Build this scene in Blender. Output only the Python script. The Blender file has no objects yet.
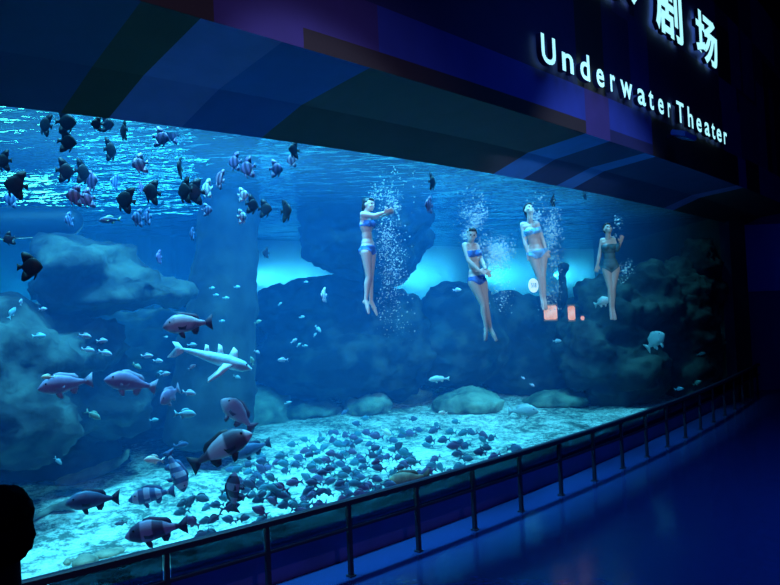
import bpy, bmesh, math, random
from mathutils import Vector, Matrix, noise
R = math.radians
random.seed(7)
SC = bpy.context.scene
COL = SC.collection

# ------------------------------------------------------------------ camera
F = 680.0
EYE = Vector((0, 0, 3.1))
_p = math.atan(15.5 / F); _r = R(2.58)
FWD = Vector((0, math.cos(_p), math.sin(_p)))
_u0 = Vector((1, 0, 0)).cross(FWD)
RGT = Vector((1, 0, 0)) * math.cos(_r) - _u0 * math.sin(_r)
UPV = _u0 * math.cos(_r) + Vector((1, 0, 0)) * math.sin(_r)
cd = bpy.data.cameras.new('camera'); cam = bpy.data.objects.new('camera', cd); COL.objects.link(cam)
cd.sensor_width = 36; cd.lens = 36 * F / 780; cd.clip_end = 200
cam.matrix_world = Matrix(((RGT.x, UPV.x, -FWD.x, EYE.x), (RGT.y, UPV.y, -FWD.y, EYE.y), (RGT.z, UPV.z, -FWD.z, EYE.z), (0, 0, 0, 1)))
SC.camera = cam

# ------------------------------------------------------------------ world and exposure
w = bpy.data.worlds.new('world'); SC.world = w; w.use_nodes = True
w.node_tree.nodes['Background'].inputs[0].default_value = (0.01, 0.03, 0.42, 1)
w.node_tree.nodes['Background'].inputs[1].default_value = 0.05
SC.view_settings.view_transform = 'Standard'; SC.view_settings.look = 'None'
SC.view_settings.exposure = 0.0; SC.view_settings.gamma = 1
SC.cycles.max_bounces = 6; SC.cycles.volume_bounces = 0; SC.cycles.transparent_max_bounces = 24
SC.cycles.diffuse_bounces = 3; SC.cycles.glossy_bounces = 3
SC.cycles.caustics_reflective = False; SC.cycles.caustics_refractive = False
SC.cycles.sample_clamp_indirect = 3

# ------------------------------------------------------------------ curves of the building
def poly(c, x):
    v = 0
    for k in c: v = v * x + k
    return v
CW = [-0.000992429, 0.0282694, 0.90287, 9.202839]
CR = [0.022242, 0.867988, 8.504477]
CF = [0.0087108, 0.992662, 7.102002]
def lin(c, lo, hi):
    def f(x):
        if x < lo: return poly(c, lo) + (x - lo) * (poly(c, lo + .01) - poly(c, lo)) / .01
        if x > hi: return poly(c, hi) + (x - hi) * (poly(c, hi) - poly(c, hi - .01)) / .01
        return poly(c, x)
    return f
WIN = lin(CW, -4.5, 10.5); RAIL = lin(CR, -4, 9.2); FAS = lin(CF, -3, 12)
def nrm(f, x):                                    # unit normal pointing into the tank
    s = (f(x + .01) - f(x - .01)) / .02; l = math.hypot(1, s)
    return Vector((-s / l, 1 / l, 0))
def ray(px, py): return FWD + RGT * ((px - 390) / F) - UPV * ((py - 292.5) / F)
def hit(f, px, py):
    d = ray(px, py); lo, hi = 1.0, 60.0
    for _ in range(50):
        m = (lo + hi) / 2; q = EYE + d * m
        if q.y > f(q.x): hi = m
        else: lo = m
    return EYE + d * lo, lo
def tank(px, py, d):                              # point d metres behind the glass, and its depth
    p, t = hit(WIN, px, py); t += d
    return EYE + ray(px, py) * t, t
def onz(px, py, z):
    d = ray(px, py); t = (z - 3.1) / d.z
    return EYE + d * t, t

# ------------------------------------------------------------------ lights of the tank, added hall fill and front spots
def area(name, loc, target, sx, sy, power, col, spread=180):
    l = bpy.data.lights.new(name, 'AREA'); l.shape = 'RECTANGLE'; l.size = sx; l.size_y = sy
    l.energy = power; l.color = col; l.spread = R(spread)
    o = bpy.data.objects.new(name, l); COL.objects.link(o); o.location = loc
    o.rotation_euler = (Vector(target) - Vector(loc)).to_track_quat('-Z', 'Y').to_euler()
    return o
LC = (0.10, 0.64, 1.0)
for x, off, pw in ((-5.0, .8, 230), (-2.6, .8, 400), (-0.4, .8, 430), (2.2, .8, 400), (4.8, .8, 260), (7.4, .8, 60)):
    n = nrm(WIN, x); b = Vector((x, WIN(x), 8.2)) + n * off; q = b + n * 2.8
    area('tank_floodlight', b, (q.x, q.y, 0), 1.2, .6, pw * 1.35, LC, 112)
# floodlights on the tank bed behind the rock ridge, washing the back wall
def tdir(x):                                       # direction from the glass to the back wall
    k = min(1, max(0, (x + 1) / 11.3)) ** 1.3
    return (Vector((-.70, .714, 0)) * (1 - k) + Vector((0, 1, 0)) * k).normalized()
for x, pw, z in ((-6.0, 30, 4.0), (-3.0, 34, 4.0), (0.0, 16, 4.0), (3.0, 45, 4.2), (5.6, 75, 4.2), (7.6, 85, 4.2), (9.4, 75, 4.2)):
    b = Vector((x, WIN(x), z)) + tdir(x) * (10.6 if x < 4 else 10.3)
    t = b + tdir(x) * .8; t.z = z + .05
    area('wall_washer', b, t, 3.0, 0.12, pw, (0.2, 0.75, 1.0), 160)
# bright submerged lamp bank at the far left end, facing along the tank
b = Vector((-8.75, 13.3, 3.62))
area('lamp_bank', b, (-3, 6.5, 4.0), 3.8, .8, 200, (0.22, 1.0, 0.72), 170)
b = Vector((-5.6, 15.4, 3.75))
area('lamp_bank', b, (-2, 6.5, 3.9), 3.2, .7, 60, (0.10, 0.75, 1.0), 170)
area('added_hall_fill', (7, 6, 10.6), (7, 7.5, 0), 7, 5, 300, (0.03, 0.22, 0.9), 95)  # added blue fill for the hall, no fixtures seen
area('added_hall_fill', (9, 1, 10.5), (6, 10, 3), 5, 5, 60, (0.02, 0.10, 1.0))
area('added_hall_fill', (-4, -2, 10.5), (2, 9, 6), 5, 5, 110, (0.04, 0.09, 1.0))
def spot(name, loc, target, power, col, deg, blend=.6, rad=.15):
    l = bpy.data.lights.new(name, 'SPOT'); l.energy = power; l.color = col; l.spot_size = R(deg); l.spot_blend = blend; l.shadow_soft_size = rad
    o = bpy.data.objects.new(name, l); COL.objects.link(o); o.location = loc
    o.rotation_euler = (Vector(target) - Vector(loc)).to_track_quat('-Z', 'Y').to_euler()
spot('added_front_spot', (-1.0, -1.5, 7.6), (-.2, 10.2, 3.8), 2900, (.55, .75, 1), 14)  # added front spots, unseen, to brighten the swimmers and near fish
spot('added_front_spot', (6.5, -1.0, 8.0), (2.9, 13.0, 3.8), 5200, (.55, .8, 1), 21)
spot('added_front_spot', (3.5, -1.5, 8.2), (-2.4, 8.8, 1.9), 620, (.8, .66, 1), 44)

# ------------------------------------------------------------------ helpers
def newmat(name):
    m = bpy.data.materials.new(name); m.use_nodes = True; nt = m.node_tree
    return m, nt, nt.nodes['Principled BSDF'], nt.nodes['Material Output']
def nd(nt, t, **k):
    n = nt.nodes.new(t)
    for a, v in k.items(): setattr(n, a, v)
    return n
def mat(name, c1, c2=None, rough=.6, scale=5, bump=0, metal=0, emit=None, es=0, spec=.5, detail=6, stretch=(1, 1, 1), lo=.35, hi=.65, bdist=.05):
    m, nt, b, out = newmat(name)
    b.inputs['Base Color'].default_value = (*c1, 1); b.inputs['Roughness'].default_value = rough
    b.inputs['Metallic'].default_value = metal; b.inputs['Specular IOR Level'].default_value = spec
    if emit: b.inputs['Emission Color'].default_value = (*emit, 1); b.inputs['Emission Strength'].default_value = es
    if c2 or bump:
        tc = nd(nt, 'ShaderNodeTexCoord'); mp = nd(nt, 'ShaderNodeMapping'); mp.inputs['Scale'].default_value = stretch
        nz = nd(nt, 'ShaderNodeTexNoise'); nz.inputs['Scale'].default_value = scale; nz.inputs['Detail'].default_value = detail
        nt.links.new(tc.outputs['Object'], mp.inputs[0]); nt.links.new(mp.outputs[0], nz.inputs['Vector'])
        if c2:
            cr = nd(nt, 'ShaderNodeValToRGB'); cr.color_ramp.elements[0].position = lo; cr.color_ramp.elements[1].position = hi
            cr.color_ramp.elements[0].color = (*c1, 1); cr.color_ramp.elements[1].color = (*c2, 1)
            nt.links.new(nz.outputs[0], cr.inputs[0]); nt.links.new(cr.outputs[0], b.inputs['Base Color'])
        if bump:
            bp = nd(nt, 'ShaderNodeBump'); bp.inputs['Strength'].default_value = bump; bp.inputs['Distance'].default_value = bdist
            nt.links.new(nz.outputs[0], bp.inputs['Height']); nt.links.new(bp.outputs[0], b.inputs['Normal'])
    return m
def bands(name, c1, c2, scale, phase=0, rough=.45, dist=1.5, axis='X', lo=.4, hi=.6):   # fish with stripes
    m, nt, b, out = newmat(name); b.inputs['Roughness'].default_value = rough
    tc = nd(nt, 'ShaderNodeTexCoord'); wv = nd(nt, 'ShaderNodeTexWave'); wv.bands_direction = axis
    wv.inputs['Scale'].default_value = scale; wv.inputs['Distortion'].default_value = dist; wv.inputs['Phase Offset'].default_value = phase
    wv.inputs['Detail'].default_value = 2
    cr = nd(nt, 'ShaderNodeValToRGB'); cr.color_ramp.elements[0].position = lo; cr.color_ramp.elements[1].position = hi
    cr.color_ramp.elements[0].color = (*c1, 1); cr.color_ramp.elements[1].color = (*c2, 1)
    nt.links.new(tc.outputs['Object'], wv.inputs['Vector']); nt.links.new(wv.outputs[0], cr.inputs[0]); nt.links.new(cr.outputs[0], b.inputs['Base Color'])
    return m
def tag(o, label=None, cat=None, group=None, kind=None):
    if label: o['label'] = label
    if cat: o['category'] = cat
    if group: o['group'] = group
    if kind: o['kind'] = kind
    return o
def link(name, me, m=None, parent=None, smooth=False):
    o = bpy.data.objects.new(name, me); COL.objects.link(o)
    if m:
        for k in (m if isinstance(m, (list, tuple)) else [m]): me.materials.append(k)
    if smooth:
        for p in me.polygons: p.use_smooth = True
    if parent: o.parent = parent
    return o
def obj(name, bm, m=None, parent=None, smooth=False):
    me = bpy.data.meshes.new(name); bmesh.ops.recalc_face_normals(bm, faces=bm.faces); bm.to_mesh(me); bm.free()
    return link(name, me, m, parent, smooth)
def empty(name, loc=(0, 0, 0), rot=None):
    o = bpy.data.objects.new(name, None); COL.objects.link(o); o.location = loc; o.empty_display_size = .1
    if rot is not None: o.rotation_mode = 'XYZ'; o.rotation_euler = rot
    return o
def box(bm, c, s, rot=None):
    r = bmesh.ops.create_cube(bm, size=1)
    M = Matrix.Translation(c) @ (rot.to_4x4() if rot else Matrix()) @ Matrix.Diagonal((*s, 1))
    bmesh.ops.transform(bm, matrix=M, verts=r['verts']); return r['verts']
def ell(bm, c, r, sub=2, rot=None):
    v = bmesh.ops.create_icosphere(bm, subdivisions=sub, radius=1)['verts']
    bmesh.ops.transform(bm, matrix=Matrix.Translation(c) @ (rot.to_4x4() if rot else Matrix()) @ Matrix.Diagonal((*r, 1)), verts=v)
    return v
def cone(bm, a, b, ra, rb, seg=12):
    a = Vector(a); b = Vector(b); d = b - a
    if d.length < 1e-5: return
    v = bmesh.ops.create_cone(bm, cap_ends=True, segments=seg, radius1=ra, radius2=rb, depth=d.length)['verts']
    bmesh.ops.transform(bm, matrix=Matrix.Translation((a + b) / 2) @ d.to_track_quat('Z', 'Y').to_matrix().to_4x4(), verts=v)
def capsule(bm, pts, rs, seg=12):
    for i, p in enumerate(pts):
        ell(bm, p, (rs[i],) * 3, 2)
        if i: cone(bm, pts[i - 1], p, rs[i - 1], rs[i], seg)
def strip(name, f, xs, zfun, m, parent=None, thick=0.0, off=0, n2=None):
    """vertical sheet following curve f, from z0 to z1, extruded by thick into the tank"""
    bm = bmesh.new(); rows = []
    for x in xs:
        n = nrm(f, x); b = Vector((x, f(x), 0)) + n * off; c = b + n * thick
        z0, z1 = zfun
        rows.append([bm.verts.new((b.x, b.y, z0)), bm.verts.new((b.x, b.y, z1)), bm.verts.new((c.x, c.y, z1)), bm.verts.new((c.x, c.y, z0))])
    for i in range(len(rows) - 1):
        a, b = rows[i], rows[i + 1]
        for k in range(4): bm.faces.new((a[k], b[k], b[(k + 1) % 4], a[(k + 1) % 4]))
    bm.faces.new(rows[0][::-1]); bm.faces.new(rows[-1])
    return obj(name, bm, m, parent)
def rng(a, b, n): return [a + (b - a) * i / n for i in range(n + 1)]
def remesh(bm, voxel, smooth=2, disp=0, dscale=1, fine=0, seed=0):
    me = bpy.data.meshes.new('tmp'); bm.to_mesh(me); bm.free()
    o = bpy.data.objects.new('tmp', me); COL.objects.link(o)
    md = o.modifiers.new('r', 'REMESH'); md.mode = 'VOXEL'; md.voxel_size = voxel
    if smooth:
        s = o.modifiers.new('s', 'SMOOTH'); s.iterations = smooth; s.factor = .5
    dg = bpy.context.evaluated_depsgraph_get(); dg.update()
    out = bpy.data.meshes.new_from_object(o.evaluated_get(dg))
    bpy.data.objects.remove(o); bpy.data.meshes.remove(me)
    if disp:
        ns = [v.normal.copy() for v in out.vertices]
        for v, n in zip(out.vertices, ns):
            q = v.co * dscale + Vector((seed * 7.3, seed * 1.7, seed * 3.1))
            q2 = Vector((q.x, q.y, q.z * 2.2))
            k = noise.fractal(q2, 1.0, 2.0, 5) + .6 * (abs(noise.noise(q2 * .6)) * 2 - .5)
            k -= max(0, .12 - abs(noise.noise(q2 * .9 + Vector((9, 9, 9))))) * 2.5
            k += .35 * noise.fractal(q2 * 4.5, 1.0, 2.0, 3)
            v.co += n * k * disp
        out.update()
    for p in out.polygons: p.use_smooth = not fine
    out.materials.clear()
    return out

# ------------------------------------------------------------------ materials
M = {}
M['floor'] = None
m, nt, b, out = newmat('polished_floor')
b.inputs['Base Color'].default_value = (0.012, 0.035, 0.14, 1); b.inputs['Roughness'].default_value = .16; b.inputs['Specular IOR Level'].default_value = .6
tc = nd(nt, 'ShaderNodeTexCoord'); nz = nd(nt, 'ShaderNodeTexNoise'); nz.inputs['Scale'].default_value = 2.2; nz.inputs['Detail'].default_value = 5
bp = nd(nt, 'ShaderNodeBump'); bp.inputs['Strength'].default_value = .25; bp.inputs['Distance'].default_value = .02
nt.links.new(tc.outputs['Object'], nz.inputs['Vector']); nt.links.new(nz.outputs[0], bp.inputs['Height']); nt.links.new(bp.outputs[0], b.inputs['Normal'])
M['floor'] = m
M['dark'] = mat('dark_paint', (0.006, 0.007, 0.02), rough=.7)
M['curb'] = mat('purple_plinth_paint', (0.06, 0.045, 0.24), (0.04, 0.035, 0.18), rough=.35, scale=1.5)
M['endwall'] = mat('end_wall_paint', (0.05, 0.07, 0.3), rough=.7)
M['ceil'] = mat('black_ceiling', (0.004, 0.004, 0.012), rough=.9)
M['backwall'] = mat('pale_blue_tank_paint', (0.25, 0.55, 0.7), (0.18, 0.45, 0.6), rough=.9, scale=.8)
M['tankwall'] = mat('dark_tank_wall', (0.05, 0.12, 0.14), (0.02, 0.06, 0.08), rough=.9, scale=1)
M['rock'] = mat('algae_grey_rock', (0.01, 0.018, 0.02), (0.065, 0.09, 0.075), rough=.95, scale=1.6, bump=1, detail=10, lo=.42, hi=.66, bdist=.12)
M['rock_green'] = mat('green_mossy_rock', (0.06, 0.10, 0.07), (0.34, 0.44, 0.32), rough=.95, scale=1.8, bump=1, detail=8, bdist=.12)
M['rock_dark'] = mat('dark_basalt_rock', (0.004, 0.008, 0.01), (0.045, 0.065, 0.06), rough=.95, scale=1.8, bump=1, lo=.46, hi=.62, detail=8, bdist=.1)
M['wood'] = mat('sunken_wood', (0.16, 0.16, 0.12), (0.3, 0.32, 0.25), rough=.9, scale=4, bump=.6)
M['pebble'] = mat('tan_pebble', (0.2, 0.19, 0.14), (0.42, 0.38, 0.26), rough=.8, scale=4, bump=.4)
M['metal'] = mat('black_railing_metal', (0.008, 0.01, 0.03), rough=.5)
M['chrome'] = mat('brushed_steel_edge', (0.25, 0.3, 0.45), rough=.25, metal=.9)
M['sign'] = mat('lit_letter_acrylic', (0.5, 0.8, .9), emit=(0.38, 0.88, 1.0), es=1.15)
M['signside'] = mat('letter_return', (0.01, 0.02, 0.08), rough=.5)
def stripe_mat(n, c): return mat(n, c, tuple(k * .88 for k in c), rough=.8, scale=3)
M['s_navy'] = stripe_mat('soffit_navy', (0.012, 0.03, 0.15))
M['s_black'] = stripe_mat('soffit_black_brown', (0.055, 0.022, 0.024))
M['s_lav'] = stripe_mat('soffit_lavender_blue', (0.22, 0.14, 0.46))
M['s_blue'] = stripe_mat('soffit_blue', (0.015, 0.07, 0.36))
M['s_slate'] = stripe_mat('soffit_slate', (0.085, 0.045, 0.075))
M['s_sky'] = stripe_mat('soffit_mid_blue', (0.03, 0.16, 0.55))
M['f_navy'] = stripe_mat('fascia_navy', (0.012, 0.022, 0.2))
M['f_deep'] = stripe_mat('fascia_deep_navy', (0.008, 0.010, 0.09))
M['f_blue'] = stripe_mat('fascia_blue', (0.012, 0.03, 0.28))
M['f_purple'] = stripe_mat('fascia_purple', (0.035, 0.02, 0.16))
M['f_brown'] = stripe_mat('fascia_brown_black', (0.022, 0.012, 0.02))
M['f_light'] = stripe_mat('fascia_light_blue', (0.02, 0.05, 0.4))

m, nt, b, out = newmat('pale_coral_sand'); b.inputs['Roughness'].default_value = .95
tc = nd(nt, 'ShaderNodeTexCoord'); vals = []
for sc_, dt in ((1.3, 3), (9, 6), (38, 3)):
    nz = nd(nt, 'ShaderNodeTexNoise'); nz.inputs['Scale'].default_value = sc_; nz.inputs['Detail'].default_value = dt; nz.inputs['Roughness'].default_value = .65
    nt.links.new(tc.outputs['Object'], nz.inputs['Vector']); vals.append(nz)
def mth(nt, op, a, b_):
    n = nd(nt, 'ShaderNodeMath', operation=op)
    for i_, v in enumerate((a, b_)):
        if isinstance(v, (int, float)): n.inputs[i_].default_value = v
        else: nt.links.new(v, n.inputs[i_])
    return n.outputs[0]
v1 = mth(nt, 'MULTIPLY', vals[0].outputs[0], .35); v2 = mth(nt, 'MULTIPLY', vals[1].outputs[0], .40); v3 = mth(nt, 'MULTIPLY', vals[2].outputs[0], .25)
vv = mth(nt, 'ADD', mth(nt, 'ADD', v1, v2), v3)
cr = nd(nt, 'ShaderNodeValToRGB'); e = cr.color_ramp.elements; e[0].position = .44; e[0].color = (.07, .11, .09, 1); e[1].position = .57; e[1].color = (.9, .92, .8, 1)
nt.links.new(vv, cr.inputs[0]); nt.links.new(cr.outputs[0], b.inputs['Base Color'])
bp = nd(nt, 'ShaderNodeBump'); bp.inputs['Strength'].default_value = .8; bp.inputs['Distance'].default_value = .06; nt.links.new(vv, bp.inputs['Height']); nt.links.new(bp.outputs[0], b.inputs['Normal'])
M['sand'] = m
# clear acrylic
def clear(name, tint, gl, rough=.02):
    m = bpy.data.materials.new(name); m.use_nodes = True; nt = m.node_tree; nt.nodes.clear()
    out = nd(nt, 'ShaderNodeOutputMaterial'); t = nd(nt, 'ShaderNodeBsdfTransparent'); t.inputs[0].default_value = (*tint, 1)
    g = nd(nt, 'ShaderNodeBsdfGlossy'); g.inputs['Roughness'].default_value = rough
    mx = nd(nt, 'ShaderNodeMixShader'); mx.inputs[0].default_value = gl
    nt.links.new(t.outputs[0], mx.inputs[1]); nt.links.new(g.outputs[0], mx.inputs[2]); nt.links.new(mx.outputs[0], out.inputs[0])
    return m
M['acrylic'] = clear('tank_acrylic', (0.97, 0.99, 1), .012)
M['railglass'] = clear('tinted_rail_glass', (0.13, 0.22, 0.28), .06, .05)
M['bubble'] = None
m = bpy.data.materials.new('air_bubble'); m.use_nodes = True; nt = m.node_tree; nt.nodes.clear()
out = nd(nt, 'ShaderNodeOutputMaterial'); t = nd(nt, 'ShaderNodeBsdfTransparent'); g = nd(nt, 'ShaderNodeBsdfDiffuse'); g.inputs[0].default_value = (.9, .97, 1, 1)
lw = nd(nt, 'ShaderNodeLayerWeight'); lw.inputs[0].default_value = .45
mr = nd(nt, 'ShaderNodeMapRange'); mr.inputs[3].default_value = .25; mr.inputs[4].default_value = .95
mx = nd(nt, 'ShaderNodeMixShader')
nt.links.new(lw.outputs['Facing'], mr.inputs[0]); nt.links.new(mr.outputs[0], mx.inputs[0]); nt.links.new(t.outputs[0], mx.inputs[1]); nt.links.new(g.outputs[0], mx.inputs[2]); nt.links.new(mx.outputs[0], out.inputs[0])
M['bubble'] = m
# water surface seen from below: total reflection at grazing angles, lets the lamps through steeply
m = bpy.data.materials.new('water_surface'); m.use_nodes = True; nt = m.node_tree; nt.nodes.clear()
out = nd(nt, 'ShaderNodeOutputMaterial'); t = nd(nt, 'ShaderNodeBsdfTransparent'); t.inputs[0].default_value = (.9, 1, 1, 1)
g = nd(nt, 'ShaderNodeBsdfGlossy'); g.inputs['Roughness'].default_value = .04; g.inputs[0].default_value = (.3, .55, .65, 1)
tr = nd(nt, 'ShaderNodeBsdfTranslucent'); tr.inputs[0].default_value = (.6, .95, 1, 1)
tc = nd(nt, 'ShaderNodeTexCoord'); mp = nd(nt, 'ShaderNodeMapping'); mp.inputs['Rotation'].default_value = (0, 0, R(14)); mp.inputs['Scale'].default_value = (.55, 1.25, 1)
nz = nd(nt, 'ShaderNodeTexNoise'); nz.inputs['Scale'].default_value = 1.5; nz.inputs['Detail'].default_value = 3; nz.inputs['Roughness'].default_value = .5
bp = nd(nt, 'ShaderNodeBump'); bp.inputs['Strength'].default_value = 1; bp.inputs['Distance'].default_value = .33
nt.links.new(tc.outputs['Object'], mp.inputs[0]); nt.links.new(mp.outputs[0], nz.inputs['Vector']); nt.links.new(nz.outputs[0], bp.inputs['Height'])
nt.links.new(bp.outputs[0], g.inputs['Normal']); nt.links.new(bp.outputs[0], tr.inputs['Normal'])
lw = nd(nt, 'ShaderNodeLayerWeight'); lw.inputs[0].default_value = .5
mr = nd(nt, 'ShaderNodeMapRange'); mr.inputs[1].default_value = .1; mr.inputs[2].default_value = .55; mr.inputs[3].default_value = .1; mr.inputs[4].default_value = 1
nt.links.new(lw.outputs['Facing'], mr.inputs[0])
m2 = nd(nt, 'ShaderNodeMixShader'); m2.inputs[0].default_value = .01
nt.links.new(g.outputs[0], m2.inputs[1]); nt.links.new(tr.outputs[0], m2.inputs[2])
mx = nd(nt, 'ShaderNodeMixShader'); nt.links.new(mr.outputs[0], mx.inputs[0]); nt.links.new(t.outputs[0], mx.inputs[1]); nt.links.new(m2.outputs[0], mx.inputs[2]); nt.links.new(mx.outputs[0], out.inputs[0])
M['surface'] = m
# water body
m = bpy.data.materials.new('sea_water'); m.use_nodes = True; nt = m.node_tree; nt.nodes.clear()
out = nd(nt, 'ShaderNodeOutputMaterial'); vs = nd(nt, 'ShaderNodeVolumeScatter'); va = nd(nt, 'ShaderNodeVolumeAbsorption'); ad = nd(nt, 'ShaderNodeAddShader')
vs.inputs['Color'].default_value = (.03, .34, 1, 1); vs.inputs['Density'].default_value = .055; vs.inputs['Anisotropy'].default_value = .2
va.inputs['Color'].default_value = (.08, .69, .96, 1); va.inputs['Density'].default_value = .10
nt.links.new(vs.outputs[0], ad.inputs[0]); nt.links.new(va.outputs[0], ad.inputs[1]); nt.links.new(ad.outputs[0], out.inputs['Volume'])
M['water'] = m

# ------------------------------------------------------------------ the room shell
def S(o): o['kind'] = 'structure'; return o
bm = bmesh.new(); box(bm, (7, 10, -.1), (40, 44, .2)); S(obj('floor', bm, M['floor']))
bm = bmesh.new(); box(bm, (7, 8, 11.2), (40, 48, .3)); S(obj('ceiling', bm, M['ceil']))
XW = rng(-7, 9.9, 60)
S(strip('wall_front', WIN, XW, (0.0, .40), M['curb'], thick=.25, off=-.05))
S(strip('wall_upper', WIN, rng(-7, 16, 60), (5.32, 11.05), M['dark'], thick=.2))
# end of the hall beyond the window
bm = bmesh.new()
e0 = Vector((9.9, WIN(9.9), 0)); n0 = nrm(WIN, 9.9)
box(bm, (10.26, 20.78, 4.5), (.56, 1.5, 9)); S(obj('wall_end_return', bm, M['dark']))
bm = bmesh.new(); box(bm, (15.4, 21.55, 5.5), (10.0, .25, 11)); S(obj('wall_end', bm, M['endwall']))
bm = bmesh.new(); box(bm, (12.0, 21.38, 4.15), (3.1, .12, 2.1)); S(obj('trim_1', bm, mat('end_wall_panel_paint', (0.10, 0.22, 0.8), rough=.6)))
bm = bmesh.new(); box(bm, (13.75, 21.2, 2.6), (.34, .4, 5.2)); S(obj('trim_2', bm, M['dark']))
bm = bmesh.new(); box(bm, (-8.5, 8, 5.5), (.3, 22, 11)); S(obj('wall_left', bm, M['dark']))
# viewing tiers the visitors stand on
bm = bmesh.new(); box(bm, (2, -1.0, .74), (18, 3.7, 1.5)); box(bm, (2, 1.9, .49), (18, 2.1, 1.0)); S(obj('trim_3', bm, M['curb']))

# ------------------------------------------------------------------ the tank
TN = Vector((-.70, .714, 0))
DEP = 11.0
fr = [Vector((x, WIN(x), 0)) + nrm(WIN, x) * .12 for x in rng(-8.2, 9.85, 50)]
TD = [tdir(x) for x in rng(-8.2, 9.85, 50)]
bk = [p + d * DEP for p, d in zip(fr, TD)]
def prism(name, pts_f, pts_b, z0, z1, m):
    bm = bmesh.new(); ring = pts_f + pts_b[::-1]
    a = [bm.verts.new((p.x, p.y, z0)) for p in ring]; c = [bm.verts.new((p.x, p.y, z1)) for p in ring]
    bm.faces.new(a); bm.faces.new(c)
    for i in range(len(ring)): bm.faces.new((a[i], a[(i + 1) % len(ring)], c[(i + 1) % len(ring)], c[i]))
    return obj(name, bm, m)
SURF = 5.34
o = prism('sea_water', fr, bk, -.05, SURF, M['water']); tag(o, 'clear blue sea water filling the aquarium tank', 'water', kind='stuff')
# back, left and right walls of the tank
bm = bmesh.new()
def wallseg(bm, a, b, z0, z1, t):
    d = (b - a).normalized(); n = Vector((-d.y, d.x, 0)) * t
    vs = [bm.verts.new((q.x, q.y, z)) for z in (z0, z1) for q in (a, b, b + n, a + n)]
    for f in ((0, 1, 2, 3), (4, 5, 6, 7), (0, 1, 5, 4), (1, 2, 6, 5), (2, 3, 7, 6), (3, 0, 4, 7)): bm.faces.new([vs[i] for i in f])

for a_, b_ in zip(bk[:-1], bk[1:]): wallseg(bm, a_, b_, -.1, 9, .3)
S(obj('wall_back', bm, M['backwall']))
bm = bmesh.new(); wallseg(bm, fr[0], bk[0], -.1, 9, -.3) ; S(obj('wall_tank_left', bm, M['tankwall']))
bm = bmesh.new(); wallseg(bm, fr[-1], bk[-1], -.1, 9, -.3); S(obj('wall_tank_right', bm, M['tankwall']))
prism('ceiling_tank', fr, bk, 8.6, 8.8, M['ceil'])['kind'] = 'structure'
# sand bed
def sandz(x, y):
    q = Vector((x, y, 0))
    d = y - WIN(x)
    k = .30 + .10 * noise.noise(q * .45) + .05 * noise.noise(q * 1.7) + .02 * noise.noise(q * 6)
    return k + max(0, d - 3) * .045
bm = bmesh.new(); NU, NV = 220, 130; grid = []
for i in range(NU + 1):
    k = i / NU * 50; j = min(49, int(k)); p = fr[j].lerp(fr[j + 1], k - j)
    col = []
    for v in range(NV + 1):
        q = p + TD[j] .lerp(TD[j + 1], k - j) * DEP * (v / NV) ** 1.4; col.append(bm.verts.new((q.x, q.y, sandz(q.x, q.y))))
    grid.append(col)
for i in range(NU):
    for v in range(NV): bm.faces.new((grid[i][v], grid[i + 1][v], grid[i + 1][v + 1], grid[i][v + 1]))
o = obj('sand_bed', bm, M['sand'], smooth=True); tag(o, 'pale rippled sand and gravel covering the bottom of the tank', 'sand', kind='stuff')
# water surface
bm = bmesh.new(); NU, NV = 120, 90; grid = []
for i in range(NU + 1):
    k = i / NU * 50; j = min(49, int(k)); p = fr[j].lerp(fr[j + 1], k - j); col = []
    for v in range(NV + 1):
        q = p + TD[j].lerp(TD[j + 1], k - j) * DEP * v / NV
        z = SURF + .02 + .03 * noise.noise(Vector((q.x * .8, q.y * 1.6, 1))) + .015 * noise.noise(Vector((q.x * 3, q.y * 4, 5)))
        col.append(bm.verts.new((q.x, q.y, z)))
    grid.append(col)
for i in range(NU):
    for v in range(NV): bm.faces.new((grid[i][v], grid[i + 1][v], grid[i + 1][v + 1], grid[i][v + 1]))
o = obj('water_surface', bm, M['surface'], smooth=True); tag(o, 'rippling water surface seen from below along the top of the tank', 'water', kind='stuff')
# acrylic window
o = strip('window_1', WIN, XW, (.40, 5.17), M['acrylic'], thick=.08, off=.01); S(o)

# ------------------------------------------------------------------ canopy: soffit stripes and patchwork fascia
xsF = []; L = 0; tab = []
x = -9.0; px_, py_ = x, FAS(x)
while x < 22:
    tab.append((x, L)); x += .02; L += math.hypot(.02, FAS(x) - py_); py_ = FAS(x)
L0 = min(tab, key=lambda t: abs(t[0]))[1]; tab = [(a, l - L0) for a, l in tab]
def x_of_u(u):
    lo, hi = 0, len(tab) - 1
    while hi - lo > 1:
        m_ = (lo + hi) // 2
        if tab[m_][1] > u: hi = m_
        else: lo = m_
    a, b_ = tab[lo], tab[hi]; return a[0] + (b_[0] - a[0]) * (u - a[1]) / max(1e-9, b_[1] - a[1])
def u_of_px(px, py):
    q, _ = hit(FAS, px, py); i = int((q.x + 9) / .02); return tab[i][1]
can = empty('canopy', (0, FAS(0), 5.6)); tag(can, 'deep overhanging canopy with blue and brown patchwork cladding above the aquarium window', 'canopy')
inv = Matrix.Translation((0, -FAS(0), -5.6))
def child(o):
    o.data.transform(inv); o.parent = can; return o
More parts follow.
